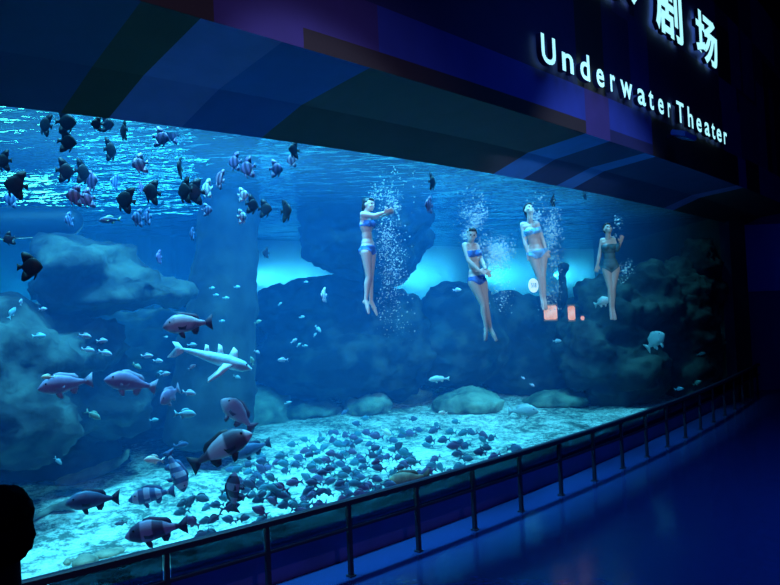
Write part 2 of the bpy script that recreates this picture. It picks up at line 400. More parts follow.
# stripe boundaries: (x on fascia edge, x on window edge) given in the plan
def pair(pf, pw):
    a, _ = onz(pf[0], pf[1], 5.6); b_, _ = onz(pw[0], pw[1], 5.17); return (a.x, b_.x)
SB = [(-7.5, -9.5), pair((142, 2), (58, 111)), pair((202, 20), (108, 118)), pair((282, 41), (182, 128)), pair((370, 67), (262, 139)),
      pair((586, 133), (494, 173)), pair((610, 141), (523, 179)), pair((645, 153), (556, 186)), pair((655, 157), (572, 189)),
      pair((738, 185), (664, 208)), pair((746, 187), (674, 210)), (14.5, 16.0)]
SM = ['s_navy', 's_black', 's_lav', 's_blue', 's_slate', 's_sky', 's_navy', 's_sky', 's_navy', 's_lav', 's_black']
mats = [M[k] for k in ('s_navy', 's_black', 's_lav', 's_blue', 's_slate', 's_sky')]; idx = {k: i for i, k in enumerate(('s_navy', 's_black', 's_lav', 's_blue', 's_slate', 's_sky'))}
bm = bmesh.new()
for (a, b_), (c, d), k in zip(SB[:-1], SB[1:], SM):
    n = max(2, int((c - a) / .25)); prev = None
    for i in range(n + 1):
        xf = a + (c - a) * i / n; xw = b_ + (d - b_) * i / n
        P0 = Vector((xf, FAS(xf), 5.60)); P2 = Vector((xw, WIN(xw), 5.17)); P1 = P0.lerp(P2, .66)
        # the seam turns where the soffit folds down to the glass
        P1 = Vector((P0.x + (P2.x - P0.x) * .60, P0.y + (P2.y - P0.y) * .66, 5.44))
        row = [bm.verts.new(q) for q in (P0, P1, P2, P2 + Vector((0, 0, .17)), P0 + Vector((0, 0, .12)))]
        if prev:
            for j in range(4):
                f = bm.faces.new((prev[j], row[j], row[j + 1], prev[j + 1])); f.material_index = idx[k]
        prev = row
child(obj('soffit', bm, mats))
# fascia patchwork (u0,u1,z0,z1,colour), later entries cover earlier ones
PF = [(-8, 20, 5.6, 11, 'f_deep'), (-8, -2.6, 5.6, 11, 'f_navy'), (-2.6, -1.95, 5.6, 5.68, 'f_brown'), (-2.6, -1.95, 5.68, 11, 'f_brown'), (-1.95, -1.0, 5.6, 6.3, 'f_purple'),
      (-1.0, 0, 5.8, 6.3, 'f_purple'), (-1.0, 4.4, 5.6, 5.8, 'f_brown'), (0, 4.4, 5.8, 6.3, 'f_blue'), (4.4, 5.2, 5.6, 6.3, 'f_purple'), (5.2, 6.9, 5.8, 6.3, 'f_blue'),
      (5.2, 6.7, 5.6, 5.8, 'f_deep'), (6.9, 11.2, 5.6, 6.3, 'f_brown'), (-1.95, 3.0, 6.3, 7.95, 'f_deep'), (4.2, 5.1, 6.3, 7.95, 'f_brown'), (6.1, 6.9, 6.3, 7.95, 'f_navy'),
      (3.0, 4.2, 6.3, 7.95, 'f_deep'), (5.1, 6.1, 6.3, 7.95, 'f_deep'), (5.5, 6.2, 7.8, 8.1, 'f_purple'), (6.4, 7.3, 7.95, 11, 'f_navy'), (7.3, 9.2, 7.95, 9.6, 'f_navy'),
      (9.2, 11.0, 7.95, 9.6, 'f_navy'), (9.2, 10.6, 9.0, 9.6, 'f_purple'), (11.0, 12.0, 7.95, 9.2, 'f_brown'), (11.1, 12.6, 6.3, 7.4, 'f_blue'), (11.0, 12.4, 7.4, 7.95, 'f_blue'), (12.0, 12.9, 7.95, 9.6, 'f_navy'),
      (12.4, 13.2, 7.5, 8.0, 'f_deep'), (12.6, 14.4, 6.3, 7.9, 'f_purple'), (13.1, 14.2, 8.0, 9.6, 'f_navy'), (14.3, 17, 9.6, 11, 'f_navy'), (14.4, 15.3, 6.0, 8.6, 'f_navy'), (11.2, 12.2, 5.6, 6.3, 'f_brown'),
      (12.2, 12.9, 5.6, 6.3, 'f_light'), (12.9, 14.2, 5.6, 6.35, 'f_brown'), (14.2, 20, 5.6, 6.35, 'f_blue'), (15.3, 20, 6.35, 9.4, 'f_brown'), (15.9, 16.5, 6.35, 8.8, 'f_deep'), (11, 13, 9.6, 11, 'f_brown')]
us = sorted(set([-8, 20] + [p[0] for p in PF] + [p[1] for p in PF] + rng(-8, 20, 56))); zs = sorted(set([p[2] for p in PF] + [p[3] for p in PF]))
us = [u for i, u in enumerate(us) if i == 0 or u - us[i - 1] > 1e-4]; zs = [z for i, z in enumerate(zs) if i == 0 or z - zs[i - 1] > 1e-4]
fk = ['f_navy', 'f_deep', 'f_blue', 'f_purple', 'f_brown', 'f_light']
bm = bmesh.new(); G = []
for u in us:
    xx = x_of_u(u); G.append([bm.verts.new((xx, FAS(xx), z)) for z in zs])
for i in range(len(us) - 1):
    for j in range(len(zs) - 1):
        uc, zc = (us[i] + us[i + 1]) / 2, (zs[j] + zs[j + 1]) / 2; c = 'f_deep'
        for p in PF:
            if p[0] <= uc <= p[1] and p[2] <= zc <= p[3]: c = p[4]
        f = bm.faces.new((G[i][j], G[i + 1][j], G[i + 1][j + 1], G[i][j + 1])); f.material_index = fk.index(c)
child(obj('fascia', bm, [M[k] for k in fk]))

# ------------------------------------------------------------------ the sign
sg = empty('theater_sign', (x_of_u(7.2), FAS(x_of_u(7.2)) - .1, 6.38)); tag(sg, 'glowing white letters reading Underwater Theater with large Chinese characters above, on the canopy', 'sign')
def glyph(ch, u0, u1, z0, z1=None, capz=None, bold=.018, ext=.035):
    cu = bpy.data.curves.new('t', 'FONT'); cu.body = ch; cu.size = 1; cu.offset = bold; cu.extrude = .1; cu.resolution_u = 4
    to = bpy.data.objects.new('t', cu); COL.objects.link(to); dg = bpy.context.evaluated_depsgraph_get(); dg.update()
    me = bpy.data.meshes.new_from_object(to.evaluated_get(dg)); bpy.data.objects.remove(to)
    xs = [v.co.x for v in me.vertices]; ys = [v.co.y for v in me.vertices]
    if not xs: return None
    sx = (u1 - u0) / (max(xs) - min(xs)); xm = (min(xs) + max(xs)) / 2
    sy = capz / .70 if capz else (z1 - z0) / (max(ys) - min(ys)); yb = 0 if capz else min(ys)
    xc = x_of_u((u0 + u1) / 2); n = nrm(FAS, xc); tng = Vector((n.y, -n.x, 0))
    xc = x_of_u((u0 + u1) / 2 - .15 - .018 * (u0 + u1) / 2); base = Vector((xc, FAS(xc), 3.1 + (z0 - 3.1) * .985)) - n * .10
    for v in me.vertices:
        q = base + tng * ((v.co.x - xm) * sx) + Vector((0, 0, (v.co.y - yb) * sy)) - n * (v.co.z * .4)
        v.co = q - Vector(sg.location)
    for p in me.polygons: p.material_index = 0 if abs(p.normal.z) > .5 else 1
    me.materials.clear(); me.update()
    for p in me.polygons:
        p.material_index = 0 if abs(p.normal.dot(n)) > .6 else 1
    return link('letter', me, [M['sign'], M['signside']], sg)
UU = [(3.17, 3.59), (3.72, 4.09), (4.25, 4.59), (4.76, 5.06), (5.23, 5.45), (5.6, 6.1), (6.26, 6.64), (6.73, 6.99), (7.15, 7.45), (7.61, 7.8), (8.06, 8.49), (8.66, 9.0), (9.15, 9.5), (9.65, 10.02), (10.1, 10.38), (10.45, 10.83), (10.96, 11.24)]
for ch, (a, b_) in zip('UnderwaterTheater', UU): glyph(ch, a + .02, b_ - .03, 6.40, capz=.385)
for ch, a, b_, z0, z1 in (('水', 5.1, 6.45, 8.0, 9.0), ('剧', 7.3, 8.65, 7.95, 9.05), ('场', 9.45, 10.85, 7.97, 9.0)): glyph(ch, a, b_, z0, z1, bold=.026)
# floodlight fitting on the fascia
xl = x_of_u(7.55); nl = nrm(FAS, xl); rt = Matrix(((nl.y, -nl.x, 0), (nl.x, nl.y, 0), (0, 0, 1))).transposed()
rt = Matrix.Rotation(math.atan2(-nl.x, nl.y), 3, 'Z')
fl = empty('floodlight', Vector((xl, FAS(xl), 6.0)) - nl * .02, rt.to_euler()); tag(fl, 'small rectangular floodlight on a bracket at the lower edge of the canopy', 'light fitting')
bm = bmesh.new(); box(bm, (0, -.12, .03), (.06, .24, .05)); obj('bracket', bm, M['metal'], fl)
bm = bmesh.new(); box(bm, (0, -.3, .0), (.62, .26, .10), Matrix.Rotation(R(18), 3, 'X')); bmesh.ops.bevel(bm, geom=bm.edges[:], offset=.015, segments=2, affect='EDGES'); hs = obj('housing', bm, mat('floodlight_housing', (.05, .16, .5), rough=.35), fl)
bm = bmesh.new(); box(bm, (0.1, -.32, -.055), (.3, .16, .012), Matrix.Rotation(R(18), 3, 'X')); obj('lens', bm, mat('floodlight_lens', (.3, .6, .9), rough=.2), hs)

# ------------------------------------------------------------------ guard railing
rl = empty('guard_railing', (0, RAIL(0), 0)); tag(rl, 'black metal guard railing with tinted glass panels in front of the aquarium window', 'railing')
inv = Matrix.Translation((0, -RAIL(0), 0))
def rch(o):
    o.data.transform(inv); o.parent = rl; return o
rt_tab = []; x = -5.0; L = 0
while x < 11.4:
    rt_tab.append((x, L)); y0 = RAIL(x); x += .01; L += math.hypot(.01, RAIL(x) - y0)
Lr = min(rt_tab, key=lambda t: abs(t[0] + .6))[1]
posts = []; k = -5
while True:
    tgt = Lr + k * 1.075
    if tgt > rt_tab[-1][1]: break
    if tgt > 0: posts.append(min(rt_tab, key=lambda t: abs(t[1] - tgt))[0])
    k += 1
def sweep(name, xs, z, hw, hh, m):
    bm = bmesh.new(); pr = None
    for x in xs:
        n = nrm(RAIL, x); c = Vector((x, RAIL(x), z))
        row = [bm.verts.new(c + n * a + Vector((0, 0, b_))) for a, b_ in ((-hw, -hh), (-hw, hh * .6), (-hw * .6, hh), (hw * .6, hh), (hw, hh * .6), (hw, -hh))]
        if pr:
            for j in range(6): bm.faces.new((pr[j], row[j], row[(j + 1) % 6], pr[(j + 1) % 6]))
        else: bm.faces.new(row)
        pr = row
    bm.faces.new(pr[::-1]); return rch(obj(name, bm, m))
xr = rng(-5, 11.2, 90)
sweep('handrail', xr, .865, .04, .036, M['metal']); sweep('mid_rail', xr, .555, .018, .018, M['metal'])
sweep('glass_channel', xr, .832, .012, .008, M['chrome'])
for x in posts:
    bm = bmesh.new(); n = nrm(RAIL, x); rot = Matrix.Rotation(math.atan2(-n.x, n.y), 3, 'Z')
    box(bm, (x, RAIL(x), .42), (.05, .05, .84), rot); po = rch(obj('post', bm, M['metal']))
    bm = bmesh.new(); box(bm, (x, RAIL(x), .01), (.085, .085, .02), rot); bp_ = rch(obj('base_plate', bm, M['metal'])); bp_.parent = po
for a, b_ in zip(posts[:-1], posts[1:]):
    bm = bmesh.new(); pr = None
    for x in rng(a + .03, b_ - .03, 6):
        n = nrm(RAIL, x); c = Vector((x, RAIL(x), 0)); row = [bm.verts.new(c + n * o_ + Vector((0, 0, z))) for o_, z in ((-.004, .575), (-.004, .83), (.004, .83), (.004, .575))]
        if pr:
            for j in range(4): bm.faces.new((pr[j], row[j], row[(j + 1) % 4], pr[(j + 1) % 4]))
        pr = row
    rch(obj('glass_panel', bm, M['railglass']))

# ------------------------------------------------------------------ rocks
def rock(name, blobs, m, label, voxel=.10, disp=.16, dscale=1.1, seed=0, cat='rock', boxy=False):
    """blobs: (px, py, metres behind the glass, half width px, half height px, half depth m)"""
    bm = bmesh.new(); c0 = None
    for (px, py, d, rx, ry, rd) in blobs:
        p, t = tank(px, py, d); s = t / F; az = math.atan2(-(p.x), p.y)
        if c0 is None: c0 = p.copy()
        v = ell(bm, p - c0, (rx * s, rd, ry * s), 3, Matrix.Rotation(az, 3, 'Z'))
    me = remesh(bm, voxel, 2, disp, dscale, 0, seed)
    o = link(name, me, m, smooth=True); o.location = c0; tag(o, label, cat); return o
rock('rock_ledge', [(75, 272, 4.0, 45, 30, 1.2), (120, 285, 4.2, 50, 24, 1.2), (160, 292, 4.3, 30, 16, 1.0), (95, 256, 4.0, 30, 14, .9), (100, 300, 4.0, 50, 12, 1.1), (150, 302, 4.2, 30, 8, .8), (45, 285, 4.0, 18, 20, 1)],
     M['rock'], 'broad overhanging rock ledge at upper left of the tank', disp=.2, seed=1)
rock('rock_mass', [(20, 358, 3.6, 60, 50, 1.3), (70, 350, 4.2, 55, 42, 1.2), (20, 420, 3.2, 60, 50, 1.3), (80, 400, 4.6, 70, 40, 1.2), (5, 322, 3.6, 35, 18, 1), (-40, 385, 3, 60, 80, 1.4)],
     M['rock_dark'], 'large dark rock mass below the ledge at the left end of the tank', disp=.22, seed=2)
rock('rock_pillar', [(233 - (y_ - 185) * .10, y_, 5.4, 27 + (y_ - 185) * .075, 15, .9 + (y_ - 185) * .002) for y_ in range(180, 436, 9)],
     mat('pillar_rock', (0.004, 0.008, 0.01), (0.028, 0.045, 0.045), rough=.95, scale=1.8, bump=1), 'tall tapering rock pillar rising to the surface beside the ledge', disp=.06, dscale=.9, seed=3)
rock('rock_backdrop', [(100, 345, 8.0, 60, 34, 1.0), (160, 350, 7.8, 60, 38, 1.0), (140, 390, 7.0, 80, 40, 1.2), (60, 330, 8, 50, 30, 1)],
     M['rock_dark'], 'dark rear rock filling the gap between the ledge and the pillar', disp=.18, seed=9)
rock('rock_arch', [(275, 310, 8.8, 22, 24, 1), (320, 310, 8.8, 50, 34, 1.2), (375, 320, 8.8, 45, 35, 1.2), (330, 360, 8.6, 80, 40, 1.4), (395, 345, 8.6, 40, 55, 1.2), (345, 292, 8.8, 40, 18, 1)],
     M['rock_dark'], 'dark low arched rock behind the leftmost performer', disp=.2, seed=4)
rock('hanging_rock', [(340, 205, 7.2, 40, 32, 1.2), (385, 215, 7.2, 46, 38, 1.3), (360, 250, 7.3, 55, 28, 1.2), (410, 235, 7.4, 22, 28, 1), (320, 235, 7.3, 22, 30, 1), (385, 272, 7.4, 26, 18, .9)],
     M['rock_dark'], 'dark rock mass hanging from the surface behind the leftmost performer', disp=.18, seed=5)
rock('rock_ridge', [(460, 318, 8.8, 42, 38, 1.2), (510, 325, 8.7, 40, 36, 1.2), (550, 330, 8.5, 40, 36, 1.2), (450, 350, 8.6, 60, 40, 1.4), (530, 360, 8.4, 60, 40, 1.4)],
     M['rock_dark'], 'wide dark rock ridge behind the three performers at right', disp=.14, seed=6)
rock('rock_bluff', [(610, 320, 4.6, 44, 42, 1.2), (650, 310, 3.8, 40, 46, 1.2), (680, 320, 2.6, 34, 60, 1.0), (620, 370, 4.2, 50, 36, 1.2), (690, 370, 2.2, 30, 50, .9), (700, 280, 2.0, 22, 44, .8), (590, 350, 5, 36, 40, 1.1)],
     M['rock'], 'greenish rock bluff at the far right end of the tank', disp=.24, seed=7)
rock('rock_stack', [(563, 290, 6.4, 5, 26, .4), (563, 268, 6.4, 6, 6, .35)], M['rock_dark'], 'slim dark rock stack standing between two bright gaps at right', voxel=.07, disp=.05, seed=8)
def sandrock(name, px, py, rx, ry, rd, m, label, seed, z=None, disp=.1, dscale=1.6, voxel=.07):
    zz = .35
    for _ in range(12):
        p, t = onz(px, py + ry * .75, zz); zz = sandz(p.x, p.y)
    s = t / F
    bm = bmesh.new(); az = math.atan2(-p.x, p.y)
    ell(bm, (0, 0, 0), (rx * s, rd, ry * s), 3, Matrix.Rotation(az, 3, 'Z'))
    ell(bm, (rx * s * .35, .1, -ry * s * .3), (rx * s * .7, rd * .8, ry * s * .8), 3, Matrix.Rotation(az, 3, 'Z'))
    me = remesh(bm, voxel, 2, disp, dscale, 0, seed); o = link(name, me, m, smooth=True); o.location = p + Vector((0, rd * .5, ry * s * .25)); tag(o, label, 'rock'); return o
sandrock('boulder', 245, 402, 48, 26, 1.3, M['rock_green'], 'large greenish boulder mound behind the pair of big grey groupers', 11, z=.6)
sandrock('boulder', 410, 388, 24, 18, .8, M['rock_green'], 'greenish boulder on the sand below the pale long fish', 12, z=.7)
sandrock('boulder', 366, 398, 26, 16, .8, M['rock_green'], 'low rounded boulder left of the greenish boulder in the centre', 13, z=.7)
sandrock('boulder', 470, 400, 36, 16, .9, M['rock_green'], 'peaked boulder on the sand below the second performer', 14, z=.7)
sandrock('boulder', 130, 428, 46, 14, 1.0, M['rock'], 'flat mid-tank boulder below the two purple groupers at left', 15, z=.6)
sandrock('boulder', 40, 452, 70, 30, 1.0, M['rock'], 'big rounded boulder at the lower left of the tank', 16, z=.4)
sandrock('boulder', 300, 408, 40, 12, .9, M['rock_green'], 'low flat boulder behind the school of dark fish', 17, z=.6)
sandrock('boulder', 560, 398, 34, 10, .8, M['rock_green'], 'low boulder half buried in sand behind the pale fish at right', 18, z=.7)
sandrock('pebble', 81, 561, 11, 8, .13, M['pebble'], 'round tan stone on the sand at the lower left by the handrail', 21, z=.33, disp=.015, dscale=5, voxel=.02)
sandrock('pebble', 105, 554, 14, 5, .12, M['pebble'], 'flat grey-brown stone just right of the round tan stone', 22, z=.33, disp=.015, dscale=5, voxel=.02)
sandrock('pebble', 66, 562, 4, 4, .07, M['pebble'], 'small dark stone just left of the round tan stone', 23, z=.33, disp=.01, dscale=5, voxel=.02)
# sunken log and branch
def tube(name, pts, rs, m, label, cat):
    bm = bmesh.new(); capsule(bm, [p - pts[0] for p in pts], rs); me = remesh(bm, .03, 1, .02, 5, 0, 3)
    o = link(name, me, m, smooth=True); o.location = pts[0]; tag(o, label, cat); return o
tube('sunken_log', [onz(62, 484, .42)[0], onz(90, 474, .5)[0], onz(112, 465, .6)[0], onz(124, 458, .75)[0], onz(128, 450, .95)[0]], [.12, .11, .10, .07, .04], M['wood'], 'pale sunken log with an upturned tip lying on the sand at left', 'log')
tube('sunken_log', [onz(30, 520, .4)[0], onz(50, 510, .42)[0], onz(72, 503, .5)[0]], [.03, .06, .07], M['wood'], 'yellowish tapered log on the sand beside the dark round-tailed grouper', 'log')
# floating pontoon
p0, t0 = tank(-30, 224, 4.5); p1, t1 = tank(68, 221, 4.5)
bm = bmesh.new(); capsule(bm, [Vector((0, 0, 0)), p1 - p0], [.27, .25], 24)
o = link('pontoon', remesh(bm, .04, 1), mat('pontoon_plastic', (.01, .03, .035), rough=.5), smooth=True); o.location = p0; tag(o, 'dark rounded pontoon float just under the water surface at upper left', 'float')

# ------------------------------------------------------------------ fish
def interp(T, x):
    for (a, va), (b_, vb) in zip(T[:-1], T[1:]):
        if a <= x <= b_:
            k = (x - a) / (b_ - a); k = k * k * (3 - 2 * k) * .5 + k * .5; return va + (vb - va) * k
    return T[-1][1]
def body_bm(bm, top, bot, wid, n=18, seg=12):
    x0, x1 = top[0][0], top[-1][0]; rings = []
    for i in range(n + 1):
        k = i / n; k = .5 - .5 * math.cos(math.pi * k) if i < n else 1; x = x0 + (x1 - x0) * k
        t, b_, w_ = interp(top, x), interp(bot, x), interp(wid, x); cz = (t + b_) / 2; hz = max(.002, (t - b_) / 2)
        rings.append([bm.verts.new((x, w_ * math.sin(2 * math.pi * j / seg), cz + hz * math.cos(2 * math.pi * j / seg))) for j in range(seg)])
    for a, b_ in zip(rings[:-1], rings[1:]):
        for j in range(seg): bm.faces.new((a[j], a[(j + 1) % seg], b_[(j + 1) % seg], b_[j]))
    bm.faces.new(rings[0]); bm.faces.new(rings[-1][::-1])
def fin_bm(bm, pts, th=.008, y=0, flare=0):
    a = [bm.verts.new((x, y - th + flare * abs(z), z)) for x, z in pts]; b_ = [bm.verts.new((x, y + th + flare * abs(z), z)) for x, z in pts]
    bm.faces.new(a); bm.faces.new(b_[::-1]); n = len(pts)
    for i in range(n): bm.faces.new((a[i], b_[i], b_[(i + 1) % n], a[(i + 1) % n]))
def fm(bm, tri=True):
    bmesh.ops.recalc_face_normals(bm, faces=bm.faces)
    if tri: bmesh.ops.triangulate(bm, faces=[f for f in bm.faces if len(f.verts) > 4])
    me = bpy.data.meshes.new('m'); bm.to_mesh(me); bm.free()
    for p in me.polygons: p.use_smooth = True
    return me
SPEC = {
 'batfish': dict(
  top=[(-.32, .06), (-.25, .19), (-.1, .35), (.08, .43), (.24, .38), (.38, .24), (.46, .10), (.5, .0)],
  bot=[(-.32, -.06), (-.25, -.19), (-.1, -.35), (.08, -.42), (.24, -.34), (.38, -.2), (.46, -.09), (.5, -.03)],
  wid=[(-.32, .012), (-.1, .055), (.15, .09), (.35, .075), (.47, .03), (.5, .01)],
  fins=dict(tail_fin=[(-.28, .06), (-.40, .10), (-.51, .17), (-.49, 0), (-.51, -.17), (-.40, -.10), (-.28, -.06)],
   dorsal_fin=[(.22, .36), (.12, .48), (-.02, .59), (-.16, .66), (-.27, .67), (-.33, .60), (-.32, .44), (-.29, .28), (-.25, .12), (0, .3)],
   anal_fin=[(.12, -.38), (.02, -.47), (-.12, -.58), (-.26, -.63), (-.35, -.58), (-.35, -.42), (-.31, -.26), (-.25, -.12), (0, -.3)],
   pelvic_fin=[(.28, -.29), (.24, -.42), (.15, -.58), (.12, -.57), (.15, -.45), (.17, -.35)],
   pectoral_fin=[(.2, -.02), (.1, .03), (.03, .0), (.06, -.08), (.18, -.07)]), eye=(.40, .06, .022)),
 'grouper': dict(
  top=[(-.36, .035), (-.25, .06), (-.05, .14), (.12, .18), (.28, .165), (.40, .10), (.47, .035), (.5, -.01)],
  bot=[(-.36, -.035), (-.25, -.055), (-.05, -.12), (.12, -.15), (.28, -.14), (.40, -.10), (.47, -.06), (.5, -.035)],
  wid=[(-.36, .012), (-.15, .05), (.1, .085), (.3, .08), (.44, .045), (.5, .012)],
  fins=dict(tail_fin=[(-.34, .035), (-.42, .09), (-.50, .14), (-.485, 0), (-.50, -.14), (-.42, -.09), (-.34, -.035)],
   dorsal_fin=[(.26, .13), (.2, .195), (.1, .212), (.0, .19), (-.08, .175), (-.17, .16), (-.23, .11), (-.25, .03), (-.1, .07), (.1, .11)],
   anal_fin=[(-.06, -.11), (-.1, -.18), (-.17, -.19), (-.21, -.12), (-.22, -.06)],
   pelvic_fin=[(.2, -.14), (.14, -.22), (.08, -.235), (.08, -.18), (.1, -.13)],
   pectoral_fin=[(.22, -.03), (.1, .02), (.04, -.02), (.07, -.09), (.2, -.08)]), eye=(.37, .055, .017)),
 'bream': dict(
  top=[(-.32, .03), (-.2, .08), (.0, .19), (.15, .215), (.32, .16), (.44, .07), (.5, 0)],
  bot=[(-.32, -.03), (-.2, -.07), (.0, -.16), (.15, -.18), (.32, -.13), (.44, -.07), (.5, -.02)],
  wid=[(-.32, .01), (-.1, .045), (.15, .07), (.35, .055), (.5, .01)],
  fins=dict(tail_fin=[(-.3, .03), (-.4, .10), (-.5, .18), (-.42, 0), (-.5, -.18), (-.4, -.10), (-.3, -.03)],
   dorsal_fin=[(.2, .2), (.1, .26), (-.06, .25), (-.17, .17), (-.2, .08), (0, .17)],
   anal_fin=[(-.02, -.15), (-.08, -.22), (-.17, -.16), (-.2, -.07)],
   pectoral_fin=[(.2, -.03), (.08, .0), (.05, -.07), (.17, -.08)]), eye=(.37, .05, .02)),
 'longfish': dict(
  top=[(-.40, .012), (-.2, .035), (.0, .055), (.2, .07), (.38, .055), (.5, .01)],
  bot=[(-.40, -.012), (-.2, -.03), (.0, -.05), (.2, -.06), (.38, -.05), (.5, -.01)],
  wid=[(-.40, .012), (-.2, .03), (.1, .07), (.3, .08), (.5, .02)],
  fins=dict(tail_fin=[(-.38, .012), (-.46, .05), (-.53, .04), (-.47, .0), (-.53, -.11), (-.44, -.09), (-.36, -.03)],
   dorsal_fin=[(.12, .05), (.06, .13), (.01, .14), (.03, .05)],
   rear_dorsal_fin=[(-.06, .04), (-.1, .10), (-.14, .10), (-.13, .03)],
   pectoral_fin=[(.26, .0), (.16, -.12), (.03, -.22), (.02, -.20), (.10, -.10), (.14, -.02)],
   upper_fin=[(.3, .04), (.26, .13), (.2, .15), (.17, .06)]), eye=(.42, .03, .01)),
}
def make_kind(kind, m, finm=None):
    """prototype meshes for one kind and colouring: list of (part name, mesh)"""
    sp = SPEC[kind]; parts = []
    bm = bmesh.new(); body_bm(bm, sp['top'], sp['bot'], sp['wid']); me = fm(bm); me.materials.append(m); parts.append(('body', me))
    for fn, pts in sp['fins'].items():
        bm = bmesh.new()
        if fn == 'pectoral_fin' or fn == 'pelvic_fin':
            yy = .07 if fn == 'pectoral_fin' else .03
            for s in (-1, 1): 
                b2 = bmesh.new(); fin_bm(b2, pts, .006, s * yy, 0 if kind != 'longfish' else s * .4); me = fm(b2); me.materials.append(finm or m); parts.append((fn, me))
            bm.free()
        else:
            fin_bm(bm, pts, .007); me = fm(bm); me.materials.append(finm or m); parts.append((fn, me))
    for s in (-1, 1):
        b2 = bmesh.new(); ex, ez, er = sp['eye']; ell(b2, (ex, s * interp(sp['wid'], ex) * .92, ez), (er, er * .5, er), 2); me = fm(b2); me.materials.append(M['eye']); parts.append(('eye', me))
    return parts
def merged(kind, m):
    sp = SPEC[kind]; bm = bmesh.new(); body_bm(bm, sp['top'], sp['bot'], sp['wid'], 10, 8)
    for fn, pts in sp['fins'].items():
        if fn in ('pectoral_fin',): continue
        fin_bm(bm, pts, .012)
    for s in (-1, 1):
        ex, ez, er = sp['eye']; vv = ell(bm, (ex, s * interp(sp['wid'], ex) * .9, ez), (er, er * .5, er), 1)
    me = fm(bm); me.materials.append(m); return me
def orient(p, ang, yaw):
    """ang: heading in the view plane (0 right, 180 left, + up); yaw: turned away from the view plane"""
    az = math.atan2(-p.x, p.y)
    flip = 90 < (ang % 360) < 270
    if flip: pitch = 180 - (ang % 360); base = 180 + yaw
    else: pitch = (ang + 180) % 360 - 180; base = -yaw
    return (Matrix.Rotation(az + R(base), 4, 'Z') @ Matrix.Rotation(-R(pitch), 4, 'Y')).to_euler()
M['eye'] = mat('fish_eye', (.005, .005, .01), rough=.2)
def put(parts, name, p, L, ang, yaw, label, cat, group=None, sz=1.0, sy=1.0):
    if isinstance(parts, bpy.types.Mesh):
        o = bpy.data.objects.new(name, parts); COL.objects.link(o)
    else:
        o = bpy.data.objects.new(name, None); COL.objects.link(o)
        for pn, me in parts:
            c = bpy.data.objects.new(pn, me); COL.objects.link(c); c.parent = bd if pn == 'eye' else o
            if pn == 'body': bd = c
    o.location = p; o.rotation_euler = orient(p, ang, yaw); o.scale = (L, L * sy, L * sz)
    tag(o, label, cat, group); return o
K = {}
K['black'] = make_kind('batfish', mat('batfish_black', (.006, .007, .012), rough=.5, spec=.2))
K['purple'] = make_kind('batfish', bands('batfish_purple_barred', (.22, .13, .30), (.05, .035, .10), 1.1, 1.0))
K['pink'] = make_kind('batfish', bands('batfish_pink_barred', (.42, .28, .42), (.10, .07, .15), 1.0, 2.0))
K['blue'] = make_kind('batfish', bands('batfish_blue_barred', (.10, .16, .32), (.02, .04, .12), 1.2, .5))
K['pale'] = make_kind('batfish', bands('batfish_pale_barred', (.75, .8, .85), (.25, .3, .42), 1.1, 1.5))
BG = 'batfish gathered near the water surface'
